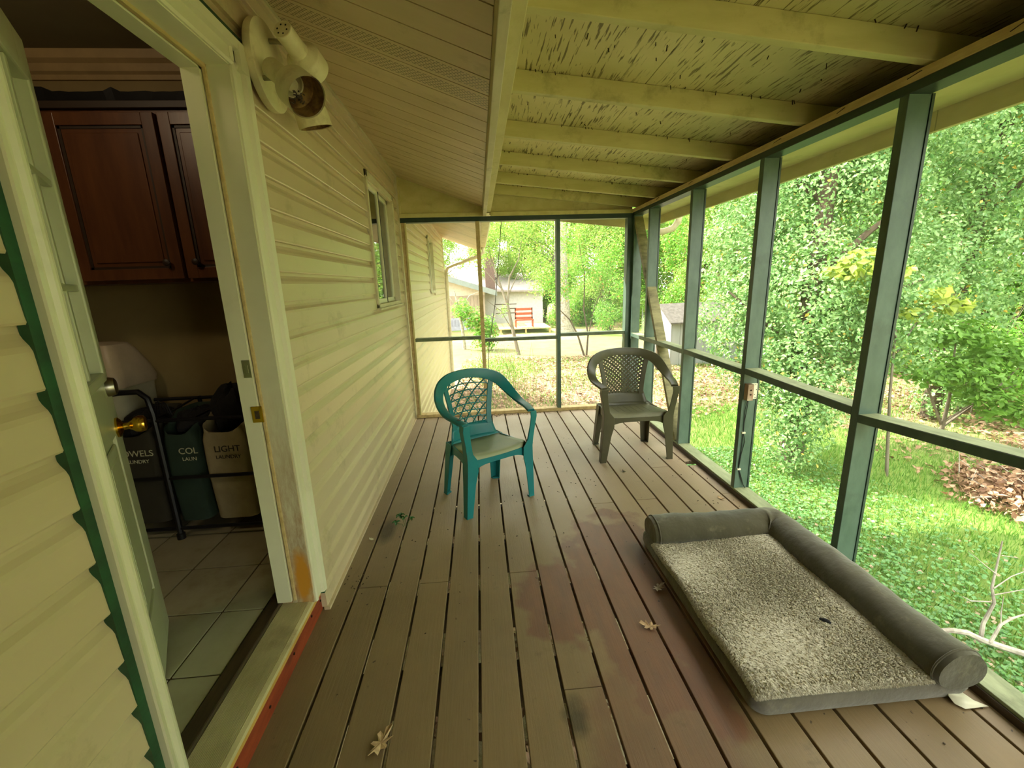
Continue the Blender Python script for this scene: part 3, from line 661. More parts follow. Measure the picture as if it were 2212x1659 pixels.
# ================================================================== triple spotlight by the door
M_['rustin']=simple('tarnished_reflector',(150,120,70),.45,(90,60,34),25,lo=.4,hi=.6,metal=.2)
sl=thing('wall_spotlight','old cream wall lamp with three swivel bullet heads by the door casing','wall lamp',(.018,1.815,2.185))
M_['lamp']=simple('aged_cream_enamel',(230,222,186),.4,(214,204,164),12,dirt=((128,88,40),.6))
MB().lathe([(.138,0),(.141,.006),(.141,.026),(.133,.031),(.02,.032)],(0,0,0),(1,0,0),48).build('lamp_base',M_['lamp'],sl)
hd=[((.115,-.075,.075),(.148,.082,.018)),((.070,-.092,-.048),(.205,-.165,-.165)),((.085,.100,.005),(.118,.146,-.135))]
O=Vector((.018,1.815,2.185))
H2=[(Vector((.13,1.732,2.263)),Vector((.165,1.893,2.205))),(Vector((.085,1.715,2.140)),Vector((.225,1.607,2.010))),(Vector((.10,1.925,2.205)),Vector((.13,1.963,2.035)))]
SB=[Vector((.045,1.820,2.268)),Vector((.045,1.727,2.115)),Vector((.045,1.90,2.16))]
for (A,B),S in zip(H2,SB):
    A=A-O; B=B-O; S=S-O; d=(B-A); L_=d.length; d.normalize()
    hdm=MB().lathe([(.031,0),(.033,.002),(.033,L_*.50),(.040,L_*.55),(.060,L_*.62),(.063,L_*.65),(.064,L_)],A,d,32,cap=False); 
    # closed rear plate and inner shell
    hdm.lathe([(.0005,0.0),(.031,0)],A,d,32,cap=False); hdm.lathe([(.061,L_),(.061,L_*.68),(.036,L_*.58),(.030,.01),(.0005,.008)],A,d,32,cap=False)
    h=hdm.build('lamp_head',M_['lamp'],sl)
    MB().lathe([(.0605,L_*.985),(.0595,L_*.70),(.038,L_*.60)],A,d,32,cap=False).build('reflector',M_['rustin'],h)
    vh=MB(); u=d.orthogonal().normalized(); w=d.cross(u)
    for i in range(6):
        an=i*PI/3; c=A+(u*math.cos(an)+w*math.sin(an))*.018; vh.lathe([(.0032,-.0006),(.0032,.0004)],c,d,8)
    vh.build('vent_hole',M_['black'],h)
    kn=A+d*(L_*.35); side=(S-kn); 
    MB().tube([S,S+Vector((.03,0,0)),kn+side.normalized()*.027],.0085,10).build('swivel_stem',M_['steel'],sl)
    MB().lathe([(.020,L_*.60),(.018,L_*.3)],A,d,16).build('lamp_socket',M_['fascia'],h)
    if B.y<-.1:
        lump_=MB()
        for i in range(30):
            q=random.random()*6.28; rr_=random.random()*.03; c=A+d*(L_*.72)+(u*math.cos(q)*rr_+w*math.sin(q)*rr_)+Vector((0,0,-.025)); lump_.bar(c,c+Vector((random.uniform(-.012,.012),random.uniform(-.012,.012),random.uniform(-.01,.01))),.003,.003)
        lump_.build('dry_nest',M_['barkdark'],h,kind='stuff')
# ================================================================== chairs
def cat(pts,n):
    pts=[np.array(p,float) for p in pts]; P=[2*pts[0]-pts[1]]+pts+[2*pts[-1]-pts[-2]]; out=[]
    m=len(pts)-1
    for i in range(n+1):
        t=m*i/n; k=min(int(t),m-1); f=t-k; a,b,c,d=P[k:k+4]
        out.append(.5*((2*b)+(-a+c)*f+(2*a-5*b+4*c-d)*f*f+(-a+3*b-3*c+d)*f**3))
    return out
def make_chair(label,loc,rz,m,mseat,sx=1.0,sy=1.0,lattice='tri'):
    ch=thing('plastic_armchair',label,'chair',loc,rz)
    S=lambda p:(p[0]*sx,p[1]*sy,p[2])
    yb=lambda z:.365+(z-.36)*.15
    K=1.15
    half=[(.268,-.012,.606,1,0,0,.052),(.288,.07,.620,1,0,0,.058),(.300,.16,.632,1,0,.05,.062),(.300,.24,.662,.95,0,.3,.070),(.284,.305,.708,.8,0,.6,.080),(.246,.350,.760,.5,-.05,.86,.084),(.172,.388,.797,.22,.0,.97,.074),(.085,.412,.812,.05,.1,1,.066),(0,.420,.817,0,.12,1,.062)]
    full=[(-a[0],a[1],a[2],a[3],a[4]*-1 if 0 else a[4],-a[5],a[6]) for a in half]   # left side, mirrored width vector
    right=[tuple(a) for a in half][::-1][1:]
    # build continuous: left -> top -> right ; width vec on right side flips sign of z to stay continuous
    L_=[(-a[0],a[1],a[2],-a[3],a[4],a[5],a[6]) for a in half]
    R_=[(a[0],a[1],a[2],a[3],a[4],a[5],a[6]) for a in half][::-1][1:]
    pts=cat(L_+R_,64); mb=MB(); secs=[]
    for i,q in enumerate(pts):
        p=Vector(q[:3]); a=Vector(pts[max(i-1,0)][:3]); b=Vector(pts[min(i+1,64)][:3]); t=(b-a).normalized()
        w=Vector(q[3:6]); w=(w-t*w.dot(t)).normalized(); n=t.cross(w).normalized(); hw=q[6]/2; th_=.009
        pr=[(-1,-.6),(-.92,.75),(-.5,1),(.5,1),(.92,.75),(1,-.6),(.93,-1),(-.93,-1)]
        secs.append([S(p+w*(hw*u)+n*(th_*v)) for u,v in pr])
    mb.loft(secs).build('arm_and_back_rim',m,ch)
    # side rails of the back and lattice
    Z0,Z1=.470,.797
    def hw(v): return .150+.050*max(v,0)**1.4 if v>=0 else .150+.055*(-v)
    def surf(u,v):   # u -1..1, v 0..1
        x=u*hw(v); z=Z0+(Z1-.025*u*u-Z0)*v; y=yb(z)-K*x*x*.95; return Vector((x,y,z))
    for s in (-1,1):
        pth=[surf(s,v) for v in np.linspace(-.04,1.02,16)]; secs=[]
        for i,p in enumerate(pth):
            t=(pth[min(i+1,15)]-pth[max(i-1,0)]).normalized(); w=Vector((1,s*-.25*0-.3*s,0)); w=(w-t*w.dot(t)).normalized(); n=t.cross(w)
            hh=.019
            secs.append([S(p+w*hh*u+n*.007*v_) for u,v_ in [(-1,-1),(1,-1),(1,1),(-1,1)]])
        MB().loft(secs,smooth=False).build('back_rail',m,ch,.002)
    # solid lower back + seat shell as one sweep
    rows=[]
    prof=[(-.012,.338),(-.010,.362),(.0,.379),(.02,.387),(.06,.385),(.12,.378),(.20,.372),(.28,.368),(.33,.372),(.355,.388),(.368,.415),(.376,.445),(.382,.478)]
    nx=14
    def seatgrid():
        for j,(y,z) in enumerate(prof):
            hwj=np.interp(j,[0,4,8,9,12],[.232,.235,.208,.196,.170]); row=[]
            for i in range(nx+1):
                u=-1+2*i/nx; x=u*hwj; yy=y; zz=z
                if j>=9: yy=yb(z)-K*x*x*.95+ (0)
                else: zz+= .010*abs(u)**3*(1 if j>1 else 0) ; yy+= (.018*u*u if j<3 else 0); 
                if j==8: yy=yb(.372)-.03-K*x*x*.6
                row.append(S((x,yy,zz)))
            rows.append(row)
    seatgrid()
    vs=[p for r in rows for p in r]; fs=[[j*(nx+1)+i,j*(nx+1)+i+1,(j+1)*(nx+1)+i+1,(j+1)*(nx+1)+i] for j in range(len(rows)-1) for i in range(nx)]
    st=MB().add(vs[:9*(nx+1)],[f for f in fs if max(f)<9*(nx+1)],True).build('seat',mseat,ch); q=st.modifiers.new('s','SOLIDIFY'); q.thickness=.005
    lb=MB().add(vs[8*(nx+1):],[[i-8*(nx+1) for i in f] for f in fs if min(f)>=8*(nx+1)],True).build('lower_back',m,ch); q=lb.modifiers.new('s','SOLIDIFY'); q.thickness=.006
    # aprons
    ap=MB(); n=16
    for i in range(n):
        def pt(k):
            u=-1+2*k/n; x=u*.236; zb=.335-.055*abs(u)**4-.002; return x,-.012+.018*u*u,zb
        (xa,ya,za),(xb,y2,zb2)=pt(i),pt(i+1)
        ap.hexa([S((xa,ya,za)),S((xb,y2,zb2)),S((xb,y2+.006,zb2)),S((xa,ya+.006,za)),S((xa,ya,.366)),S((xb,y2,.366)),S((xb,y2+.006,.366)),S((xa,ya+.006,.366))])
    for s in (-1,1):
        for i in range(n):
            def pt(k):
                u=k/n; y=.02+.33*u; x=s*(.238-.045*max(u-.2,0)); zb=.33-.05*abs(2*u-1)**3; return x,y,zb
            (xa,ya,za),(xb,y2,zb2)=pt(i),pt(i+1)
            ap.hexa([S((xa-.003,ya,za)),S((xa+.003,ya,za)),S((xb+.003,y2,zb2)),S((xb-.003,y2,zb2)),S((xa-.003,ya,.384)),S((xa+.003,ya,.384)),S((xb+.003,y2,.384)),S((xb-.003,y2,.384))])
    ap.build('apron',m,ch)
    # legs : L shaped channels
    def leg(s,rows_,rear=False):
        secs=[]
        for z,cx,cy,wf,ws in rows_:
            t=.007; dy=-1 if rear else 1
            q=[(cx,cy),(cx,cy+dy*ws),(cx-t,cy+dy*ws),(cx-t,cy+dy*t),(cx-wf,cy+dy*t),(cx-wf,cy)]
            secs.append([S((s*a,b,z)) for a,b in q])
        mb=MB().loft(secs,smooth=False)
        z,cx,cy,wf,ws=rows_[-1]; dy=-1 if rear else 1
        ft=[S((s*cx,cy,0)),S((s*cx,cy+dy*ws,0)),S((s*(cx-wf),cy+dy*ws*.5,0)),S((s*(cx-wf),cy,0))]
        mb.add([(p[0],p[1],z_) for z_ in (.0,.008) for p in ft],[(0,1,2,3),(4,5,6,7),(0,1,5,4),(1,2,6,5),(2,3,7,6),(3,0,4,7)])
        mb.build('leg',m,ch,.002)
    for s in (-1,1):
        leg(s,[(.606,.294,-.038,.052,.052),(.57,.298,-.036,.050,.052),(.50,.284,-.030,.044,.050),(.42,.272,-.024,.046,.056),(.37,.268,-.020,.080,.066),(.30,.270,-.018,.082,.070),(.22,.275,-.014,.066,.062),(.0,.287,-.004,.046,.050)])
        leg(s,[(.385,.222,.372,.075,.085),(.30,.226,.385,.072,.07),(.0,.240,.428,.052,.052)],True)
    # lattice
    la=MB()
    def inside(u,v): return abs(u)<=1.0 and 0.0<=v<=1.0
    def strip(f,wd,th_=.004):
        prev=None
        for q in range(0,61):
            u,v=f(q/60)
            if inside(u,v):
                p=surf(u,v)
                if prev is not None: la.bar(S(prev),S(p),wd,th_*2,(0,1,.15))
                prev=p
            else: prev=None
    # merge short steps: sample coarser
    def line(u0,v0,u1,v1,wd,steps=8):
        pts_=[(u0+(u1-u0)*i/200,v0+(v1-v0)*i/200) for i in range(201)]; pts_=[q for q in pts_ if inside(*q)]
        if len(pts_)<3: return
        idx=np.linspace(0,len(pts_)-1,steps+1).astype(int); P_=[surf(*pts_[i]) for i in idx]
        if (P_[0]-P_[-1]).length<.012: return
        for i in range(steps): la.bar(S(P_[i]),S(P_[i+1]),wd,.009,(0,1,.15))
    if lattice=='tri':
        for i in range(1,7): line(-1.1,i/7,1.1,i/7,.0055)
        for c in np.arange(-2.5,2.6,.5):
            line(c-.875,0,c+.875,1,.0055) ; line(c+.875,0,c-.875,1,.0055)
    else:
        for i_,c in enumerate(np.arange(-2.66,2.7,.19)): line(c-.95,0,c+.95,1,.0150 if i_%2 else .011,6)
        for i_,c in enumerate(np.arange(-2.66,2.7,.19)): line(c+.95,0,c-.95,1,.009 if i_%2 else .016,6)
    la.build('back_lattice',m,ch,kind='stuff' if 0 else None)
    return ch
teal=simple('teal_plastic',(26,118,120),.38,(22,106,110),5,dirt=((90,110,86),.4))
tealseat=simple('dusty_teal_plastic_seat',(138,146,114),.5,(146,150,116),5,dirt=((50,110,104),.4))
olive=simple('olive_grey_plastic',(78,76,54),.36,(68,66,46),5,dirt=((120,112,84),.2))
oliveseat=simple('dusty_olive_plastic_seat',(118,117,88),.42,(104,102,76),5)
# facing direction (local -y) -> world
def place(fwd,fm):  # fm = front-foot midpoint
    a=math.atan2(fwd[1],fwd[0])+PI/2; return (fm[0],fm[1],0.0),a
l,a=place((.5,-.867),(.835,2.514)); c1=make_chair('teal plastic armchair with triangular lattice back standing beside the siding',l,a,teal,tealseat,.90,.97,'tri')
arm=MB().box(.0,.0+.016,0,.05,0,.0015); o=arm.build('arm_slot',M_['black'],c1); o.location=(-.258,.03,.6265)
l,a=place((0.0,-1),(1.935,3.083)); c2=make_chair('olive grey plastic armchair with woven pattern back near the green corner post',l,a,olive,oliveseat,1.02,1.0,'weave')
sm=MB()
for i in range(6): x=-.13+.05*i; sm.bar((x,.07,.3905),(x,.27,.377),.0025,.001)
sm.build('seat_groove',M_['dark_wood'],c2)
# ================================================================== dog bed
bd=thing('dog_bed','large olive dog bed with L shaped bolster and cream sherpa cushion','dog bed',(1.572,1.04,0))
def bedmat(name,c,c2):
    t=NT(name); c_=t.mix(t.noise(t.pos(),3,6),lin(c),lin(c2)); c_=t.mix(t.math('MULTIPLY',t.noise(t.pos(),9,7,.7,.55,.75),.35),c_,lin((150,146,112)))
    t.bump(t.noise(t.pos(),14,5,.5,.2,.8),.35,.012); t.b.inputs['Sheen Weight'].default_value=.4; return t.set(c_,.85,0,.2)
M_['bed']=bedmat('olive_microsuede',(76,72,50),(62,59,40)); M_['bedg']=bedmat('grey_canvas_base',(94,90,76),(82,78,64))
BX,BY=.765,1.0
def bedring(inset,z,n=8,r=.05):
    pts=[];x0,x1,y0,y1=inset,BX-inset,inset,BY-inset
    for cx,cy,a0 in [(x1-r,y1-r,0),(x0+r,y1-r,PI/2),(x0+r,y0+r,PI),(x1-r,y0+r,1.5*PI)]:
        for i in range(n): a=a0+PI/2*i/(n-1); pts.append((cx+r*math.cos(a),cy+r*math.sin(a),z))
    return pts
mb=MB().loft([bedring(.02,0),bedring(.004,.008),bedring(-.004,.035),bedring(-.002,.065),bedring(.008,.080),bedring(.03,.088)]); mb.build('mattress_base',M_['bedg'],bd)
# bolster: swept L with creases
path=[];
for t_ in np.linspace(0,1,34): path.append((.012+.60*t_,.905,0))
for i in range(1,16):
    a=PI/2*(1-i/16); path.append((.612+.075*math.cos(a),.830+.075*math.sin(a),0))
for t_ in np.linspace(0,1,46): path.append((.687,.830-.845*t_,0))
secs=[]; N=len(path); rs=random.Random(5)
for i,p in enumerate(path):
    p=Vector(p); a=Vector(path[max(i-1,0)]); b=Vector(path[min(i+1,N-1)]); t=(b-a).normalized(); sd_=Vector((t.y,-t.x,0))
    s_=i/(N-1); rad=.083+.0012*math.sin(i*.35)+.0012*math.sin(i*.9+1)+rs.uniform(-.0006,.0006); 
    if i<3: rad*=(.90,.97,1)[i]
    if i>N-4: rad*=(1,.99,.96)[i-(N-3)]
    sag=.004*math.sin(i*.21); ring=[]
    for q in range(26):
        an=2*PI*q/26; k=1+.020*math.sin(4*an+i*.45)*math.exp(-((s_-.42)/.12)**2)*2.2+.010*math.sin(7*an+i*.8)+.012*math.sin(3*an+.3*i)
        r2=rad*k; ring.append(p+sd_*(r2*1.06*math.cos(an))+Vector((0,0,.112+sag+r2*.98*math.sin(an)*(1 if math.sin(an)>0 else .75))))
    secs.append(ring)
bol=MB().loft(secs).build('bolster',M_['bed'],bd)
for idx in (1,N-2):
    ring=secs[idx]; c=sum((Vector(q) for q in ring),Vector())/26; MB().tube([c+(Vector(q)-c)*1.015 for q in ring]+[c+(Vector(ring[0])-c)*1.015],.0035,6).build('piping',M_['bed'],bol)
# sherpa cushion
SX0,SX1,SY0,SY1=-.004,.610,.002,.838
nx,ny=70,96
xs=np.linspace(0,1,nx); ys_=np.linspace(0,1,ny); X,Y=np.meshgrid(xs,ys_)
def sh(X,Y):
    x=SX0+(SX1-SX0)*X; y=SY0+(SY1-SY0)*Y
    z=.098+.012*np.sin(PI*np.clip(X,0,1))*np.sin(PI*np.clip(Y*.9+.1,0,1))+.005*np.sin(9*x+4*y)+.004*np.sin(14*y-5*x)+.010*(1-np.clip(X/.25,0,1))*np.sin(16*y)*.4
    e=np.minimum(np.minimum(X*(SX1-SX0),(1-X)*(SX1-SX0)+.03),np.minimum(Y*(SY1-SY0),(1-Y)*.9+.03)); z=z-.012*np.exp(-e/.012)
    return x,y,z
x,y,z=sh(X,Y); V=np.stack([x.ravel(),y.ravel(),z.ravel()],1)
F=[(j*nx+i,j*nx+i+1,(j+1)*nx+i+1,(j+1)*nx+i) for j in range(ny-1) for i in range(nx-1)]
M_['sherpa']=simple('cream_sherpa_fleece',(214,206,176),.95,(190,180,144),10)
npmesh('sherpa_cushion',V,F,M_['sherpa'],bd,True)
n=34000; rs_=np.random.RandomState(2)
U=rs_.rand(n);Vv=rs_.rand(n); ex=int(n*.10); U[:ex]=rs_.rand(ex)**4*.02; Vv[ex:2*ex]=rs_.rand(ex)**4*.02
x,y,z=sh(U,Vv); P=np.stack([x,y,z],1)
ang=-2.0+.5*np.sin(x*9+2*y)+.4*np.sin(y*13-4*x)+rs_.randn(n)*.4; Ln=.010+.006*rs_.rand(n)
D=np.stack([np.cos(ang)*.85,np.sin(ang)*.85,.22+.35*rs_.rand(n)],1); D[:ex,0]=-.9; D[:ex,2]=.15; D[ex:2*ex,1]=-.9; D[ex:2*ex,2]=.1
D/=np.linalg.norm(D,axis=1)[:,None]; tip=P+D*Ln[:,None]
s1=np.cross(D,[0,0,1.]); s1/=np.linalg.norm(s1,axis=1)[:,None]+1e-6; s2=np.cross(D,s1); wd=(.0034+.0016*rs_.rand(n))[:,None]
B0=P+s1*wd; B1=P-s1*wd*.6+s2*wd; B2=P-s1*wd*.6-s2*wd; mid=.6
V=np.stack([B0,B1,B2,tip],1).reshape(-1,3); base=np.arange(n)[:,None]*4
F=np.concatenate([base+np.array([[0,1,3]]),base+np.array([[1,2,3]]),base+np.array([[2,0,3]])])
M_['tuft']=leaf_mat('sherpa_tufts',(210,202,172),(234,228,204),(178,166,130),.3,.95,.12)
npmesh('fleece_tufts',V,F,M_['tuft'],bd,True,'stuff')
# things on and near the bed
def leafshape(pts,z,loc,rz,m,name,label,cat_='leaf',sc_=1.0,curl=.3):
    pts=[Vector((a*sc_,b*sc_)) for a,b in pts]; c=sum(pts,Vector((0,0)))/len(pts)
    vs=[(c.x,c.y,.012*sc_/.1*0+.004)]+[(q.x,q.y,z+curl*((q-c).length**2)*8*(1+.5*math.sin(i*2.1))) for i,q in enumerate(pts)]
    n=len(pts); fs=[(0,1+i,1+(i+1)%n) for i in range(n)]
    o=MB().add(vs,fs,False).build(name,m); so_=o.modifiers.new('s','SOLIDIFY'); so_.thickness=.0012; o.location=loc; o.rotation_euler=(0,0,rz); tag(o,label,cat_); return o
oak=[(0,-.5),(.03,-.3),(.16,-.32),(.10,-.14),(.26,-.10),(.20,.02),(.10,.04),(.26,.22),(.14,.22),(.08,.18),(.10,.42),(0,.5),(-.08,.36),(-.07,.2),(-.2,.26),(-.22,.14),(-.09,.02),(-.22,-.04),(-.22,-.14),(-.08,-.14),(-.12,-.3),(-.03,-.3)]
leafshape(oak,.003,(.372,1.085,.004),-.45,M_['leaf_dry'],'oak_leaf','dry lobed tan oak leaf on the nearest deck boards','leaf',.115,.9)
leafshape(oak,.003,(1.512,1.66,.004),-1.0,M_['leaf_pale'],'oak_leaf','curled pale grey leaf on the red patch beside the bed','leaf',.085,1.2)
leafshape(oak,.003,(1.385,1.445,.004),1.2,M_['leaf_dry'],'oak_leaf','tan curled leaf lying across a gap in the red boards','leaf',.085,1.2)
leafshape(oak,.003,(1.77,2.9,.002),.3,M_['barkdark'],'curled_leaf','small dark curled leaf in front of the olive chair','leaf',.045,2)
leafshape(oak,.003,(.07,2.24,.002),1.0,M_['white_trim'],'paint_flake','white paint flake at the foot of the siding','flake',.04,1)
leafshape(oak,.003,(.885,4.49,.002),.6,M_['leaf_dry'],'dry_leaf','dry brown leaf against the far tan sill','leaf',.07,2)
leafshape(oak,.003,(2.25,2.42,.002),.6,M_['leaf_dry'],'dry_leaf','brown leaf between the bed and the outlet post','leaf',.05,2)
dp=MB().tube([(-.012,.012,.006),(-.004,.002,.009),(.006,-.006,.009),(.013,-.013,.005)],[.004,.007,.007,.004],8).build('dropping',M_['cloth']); dp.location=(1.99,1.275,.120); tag(dp,'small dark dropping on the sherpa cushion','dropping')
tg=MB().loft([[(0,0,.055),(.045,.01,.05)],[(-.010,-.012,.040),(.042,-.004,.034)],[(-.022,-.030,.018),(.040,-.022,.014)],[(-.018,-.048,.006),(.055,-.044,.006)],[(.0,-.066,.004),(.082,-.066,.004)]],False,False,True)
tg.f=[f for f in tg.f]; to=tg.build('care_tag',M_['white_trim']); to.modifiers.new('s','SOLIDIFY').thickness=.0015; to.location=(.690,.026,.002); to.parent=bd; to['label']='white fabric care tag'
# little plant growing up through the deck
pl_=thing('seedling','small green five leaved seedling growing up through a deck gap','plant',(.245,2.36,0))
st=MB()
for (x_,y_,z_) in [(-.035,.03,.05),(-.05,-.02,.035),(.0,-.01,.06),(.03,.0,.045)]: st.tube([(0,0,-.04),(x_*.4,y_*.4,z_*.6),(x_,y_,z_)],.0012,5)
st.build('stem',M_['stem'],pl_)
gl=simple('seedling_leaf_green',(44,108,40),.4,(30,84,34),30)
for i,(x_,y_,z_,rz,s_) in enumerate([(-.035,.03,.05,a,.030) for a in (.1,1.4,2.7,4.0,5.2)]+[(-.05,-.02,.035,a,.026) for a in (.6,2.2,3.4,4.8)]+[(.03,0,.045,a,.026) for a in (0.2,1.5,5.2)]+[(.0,-.01,.06,a,.024) for a in (.9,3.0,4.4)]):
    n_=7; vs=[];
    for k in range(n_): f=k/(n_-1); w_=.30*s_*math.sin(PI*min(f*1.0,1))**.8; vs+= [(f*s_,w_,.002+.006*math.sin(PI*f)+.003),(f*s_,0,.006*math.sin(PI*f)),(f*s_,-w_,.002+.006*math.sin(PI*f)+.003)]
    fs=[]
    for k in range(n_-1): fs+= [(3*k,3*k+3,3*k+4,3*k+1),(3*k+1,3*k+4,3*k+5,3*k+2)]
    o=MB().add(vs,fs,True).build('leaf',gl,pl_); o.location=(x_,y_,z_); o.rotation_euler=(random.uniform(-.2,.2),random.uniform(-.3,.2),rz)
# outlet box and wire on the third post
ob=thing('outlet_box','white metal outlet box with a hanging wire on the green post','outlet box',(W_+.012,2.4733,.70))
MB().box(-.004,.034,-.038,0,-.052,.052).build('box_body',simple('rusty_white_box',(176,160,132),.6,(150,110,90),20),ob,.002)
MB().box(.036,.076,-.008,0,-.05,.05).build('mounting_plate',M_['white_trim'],ob,.001)
for yy,zz in [(.045,.04),(.062,.042),(.05,.01),(.06,-.02),(.045,-.035),(.066,-.04),(.07,.01)]: MB().lathe([(.003,0),(.003,.0008)],(yy,-.0085,zz),(0,-1,0),8).build('knockout_hole',M_['screw'],ob)
for zz in (.015,-.012): MB().lathe([(.006,0),(.006,.001)],(.015,-.039,zz),(0,-1,0),8).build('knockout_hole',M_['screw'],ob)
wi=MB()
for dx in (0,.012): wi.tube([(.018+dx*.3,-.012,-.052),(.010+dx,-.006,-.12),(.012+dx*.2,-.005,-.20),(.014,-.005,-.27),(.012+dx*1.5,-.005,-.33),(.010+dx*.3,-.005,-.42),(.004+dx*.4,-.005,-.48),(.006,-.005,-.52),(.022+dx*.6,-.004,-.58),(.045,-.008,-.635),(.055,-.015,-.652)],.0022,6)
wi.build('wire',M_['black'],ob)
MB().box(.004,.026,-.010,0,-.277,-.267).build('wire_staple',M_['white_trim'],ob); MB().box(-.004,.018,-.010,0,-.527,-.517).build('wire_staple',M_['white_trim'],ob)
# thin cable hanging outside the end screen
cbm=MB().tube([(1.03,4.82,2.06),(.99,4.82,1.7),(.93,4.82,1.2),(.84,4.82,.72),(.80,4.82,.2),(.80,4.82,-.9)],.004,6)
tag(cbm.build('hanging_cable',M_['black']),'thin dark cable hanging outside the end screen','cable')
# crumbs of bark and droppings on the deck
db=MB(); rr=random.Random(11)
for cx,cy,n_,s_ in [(.9,4.49,50,.12),(1.3,4.50,40,.2),(.08,1.86,26,.06),(2.33,2.9,40,.5),(2.33,1.9,30,.4),(.5,2.05,14,.25),(1.15,2.9,20,.25),(1.2,2.3,20,.3),(1.75,3.3,10,.4)]:
    for i in range(n_):
        x=cx+rr.gauss(0,s_*(.35 if cx>2.2 else 1)); y=cy+rr.gauss(0,s_ if cy<4.4 else .02)
        if x>2.35 or y>4.53 or x<.02: continue
        a=rr.uniform(0,6.28); L_=rr.uniform(.003,.009); db.bar((x,y,.0015),(x+L_*math.cos(a),y+L_*math.sin(a),.0025),.003,.003)
tag(db.build('deck_debris',M_['barkdark']),'dark crumbs of bark and dirt scattered on the deck boards','debris',kind='stuff')
# ================================================================== the yard
def gz(x,y): return -1.03+.03*np.sin(x*.7+1)*np.cos(y*.5)+.02*np.sin(x*1.9+y*1.3)
gr=struct('ground','yard of grass and fallen leaves sloping away below the porch')
def ground_mat():
    t=NT('yard_ground')
    gr_=t.mix(t.noise(t.pos(),9,8,.7,.3,.7),lin((112,136,66)),lin((136,162,84)))
    lf=t.mix(t.noise(t.pos(),26,5,.7,.38,.62),lin((132,104,80)),lin((176,152,126)))
    n=t.noise(t.pos(),.55,6,.7,.42,.56)
    c=t.mix(n,gr_,lf)
    # bright lawn close to the porch, leaf litter beyond the end of the house
    c=t.mix(t.spot((5.0,2.6,-1),(2.9,4.6,4),1.5,.35,(.7,1.05)),c,gr_)
    lt=t.mix(t.noise(t.pos(),2,6,.7,.35,.65),lin((134,124,94)),lin((118,120,78)))
    c=t.mix(t.spot((2.5,15.5,-1),(8,3.4,4),.8,.3,(.6,1.1)),c,lt)
    c=t.mix(t.spot((1.2,9.6,-1),(4.5,2.0,4),1.2,.35,(.6,1.1)),c,lf)
    ld=t.mix(t.noise(t.pos(),26,5,.7,.38,.62),lin((200,176,140)),lin((236,222,190)))
    c=t.mix(t.spot((1.0,1.5,-1),(1.7,4.6,4),1.2,.2,(.8,1.1)),c,ld)  # litter under the deck painted paler to imitate light through the gaps
    t.bump(t.noise(t.pos(),24,8,.7,.2,.8),.8,.03)
    return t.set(c,.95,0,.1)
nx=ny=150
gx=np.sign(np.linspace(-1,1,nx))*np.abs(np.linspace(-1,1,nx))**2.2*70+4; gy=np.sign(np.linspace(-1,1,ny))*np.abs(np.linspace(-1,1,ny))**2.2*80+6
X,Y=np.meshgrid(gx,gy); Z=gz(X,Y)
F=[(j*nx+i,j*nx+i+1,(j+1)*nx+i+1,(j+1)*nx+i) for j in range(ny-1) for i in range(nx-1)]
npmesh('ground_surface',np.stack([X.ravel(),Y.ravel(),Z.ravel()],1),F,ground_mat(),gr,True)
RS=np.random.RandomState(21)
def leafcloud(name,P,size,m,parent=None,up=.5,asp=.55,kind='stuff',outdir=None,fold=.25):
    n=len(P); s=size*(.65+.7*RS.rand(n))
    N=RS.randn(n,3); N/=np.linalg.norm(N,axis=1)[:,None]; N[:,2]+=up
    if outdir is not None: N+=outdir*.9
    N/=np.linalg.norm(N,axis=1)[:,None]
    T=np.cross(N,RS.randn(n,3)); T/=np.linalg.norm(T,axis=1)[:,None]+1e-9; B=np.cross(N,T)
    s=s[:,None]
    a=P-T*s*.5; b=P+B*s*asp*.5+N*s*fold*.3; c=P+T*s*.5; d=P-B*s*asp*.5+N*s*fold*.3
    V=np.stack([a,b,c,d],1).reshape(-1,3); i0=np.arange(n)[:,None]*4
    F=np.stack([i0+np.array([[0,1,2]]),i0+np.array([[0,2,3]])],1).reshape(-1,3)
    return npmesh(name,V,F,m,parent,False,kind)
def blobs(bl,n,flat=1.0,shell=.5):
    bl=np.array(bl,float); w=bl[:,3]**2; idx=RS.choice(len(bl),n,p=w/w.sum())
    D=RS.randn(n,3); D/=np.linalg.norm(D,axis=1)[:,None]; r=shell+(1-shell)*RS.rand(n)**.6
    lump=1+.22*np.sin(D[:,0]*5+idx)*np.sin(D[:,1]*6+idx*2)+.12*np.sin(D[:,2]*9)
    P=bl[idx,:3]+D*np.array([1,1,flat])*(bl[idx,3]*r*lump)[:,None]
    return P,D
# lawn: short blades and clover, denser close to the porch
def scatter(n,x0,x1,y0,y1,dens=None):
    x=x0+(x1-x0)*RS.rand(n); y=y0+(y1-y0)*RS.rand(n)
    k=np.ones(n,bool) if dens is None else RS.rand(n)<dens(x,y)
    x,y=x[k],y[k]; return x,y,gz(x,y)
def blades(name,x,y,z,h,w,m):
    n=len(x); a=RS.rand(n)*6.28; hh=h*(.5+RS.rand(n)); ln=.35*hh
    dx,dy=np.cos(a),np.sin(a); b=RS.rand(n)*6.28
    V=np.stack([np.stack([x-dx*w,y-dy*w,z],1),np.stack([x+dx*w,y+dy*w,z],1),np.stack([x+np.cos(b)*ln,y+np.sin(b)*ln,z+hh],1)],1).reshape(-1,3)
    F=np.arange(3*n).reshape(-1,3); return npmesh(name,V,F,m,None,False,'stuff')
x,y,z=scatter(90000,2.6,8.5,-1.5,7.5,lambda x,y:np.clip(1.25-np.abs(x-4.8)/3.2,0,1))
tag(blades('grass',x,y,z,.07,.004,M_['grassm']),'bright green lawn grass beside the porch','grass')
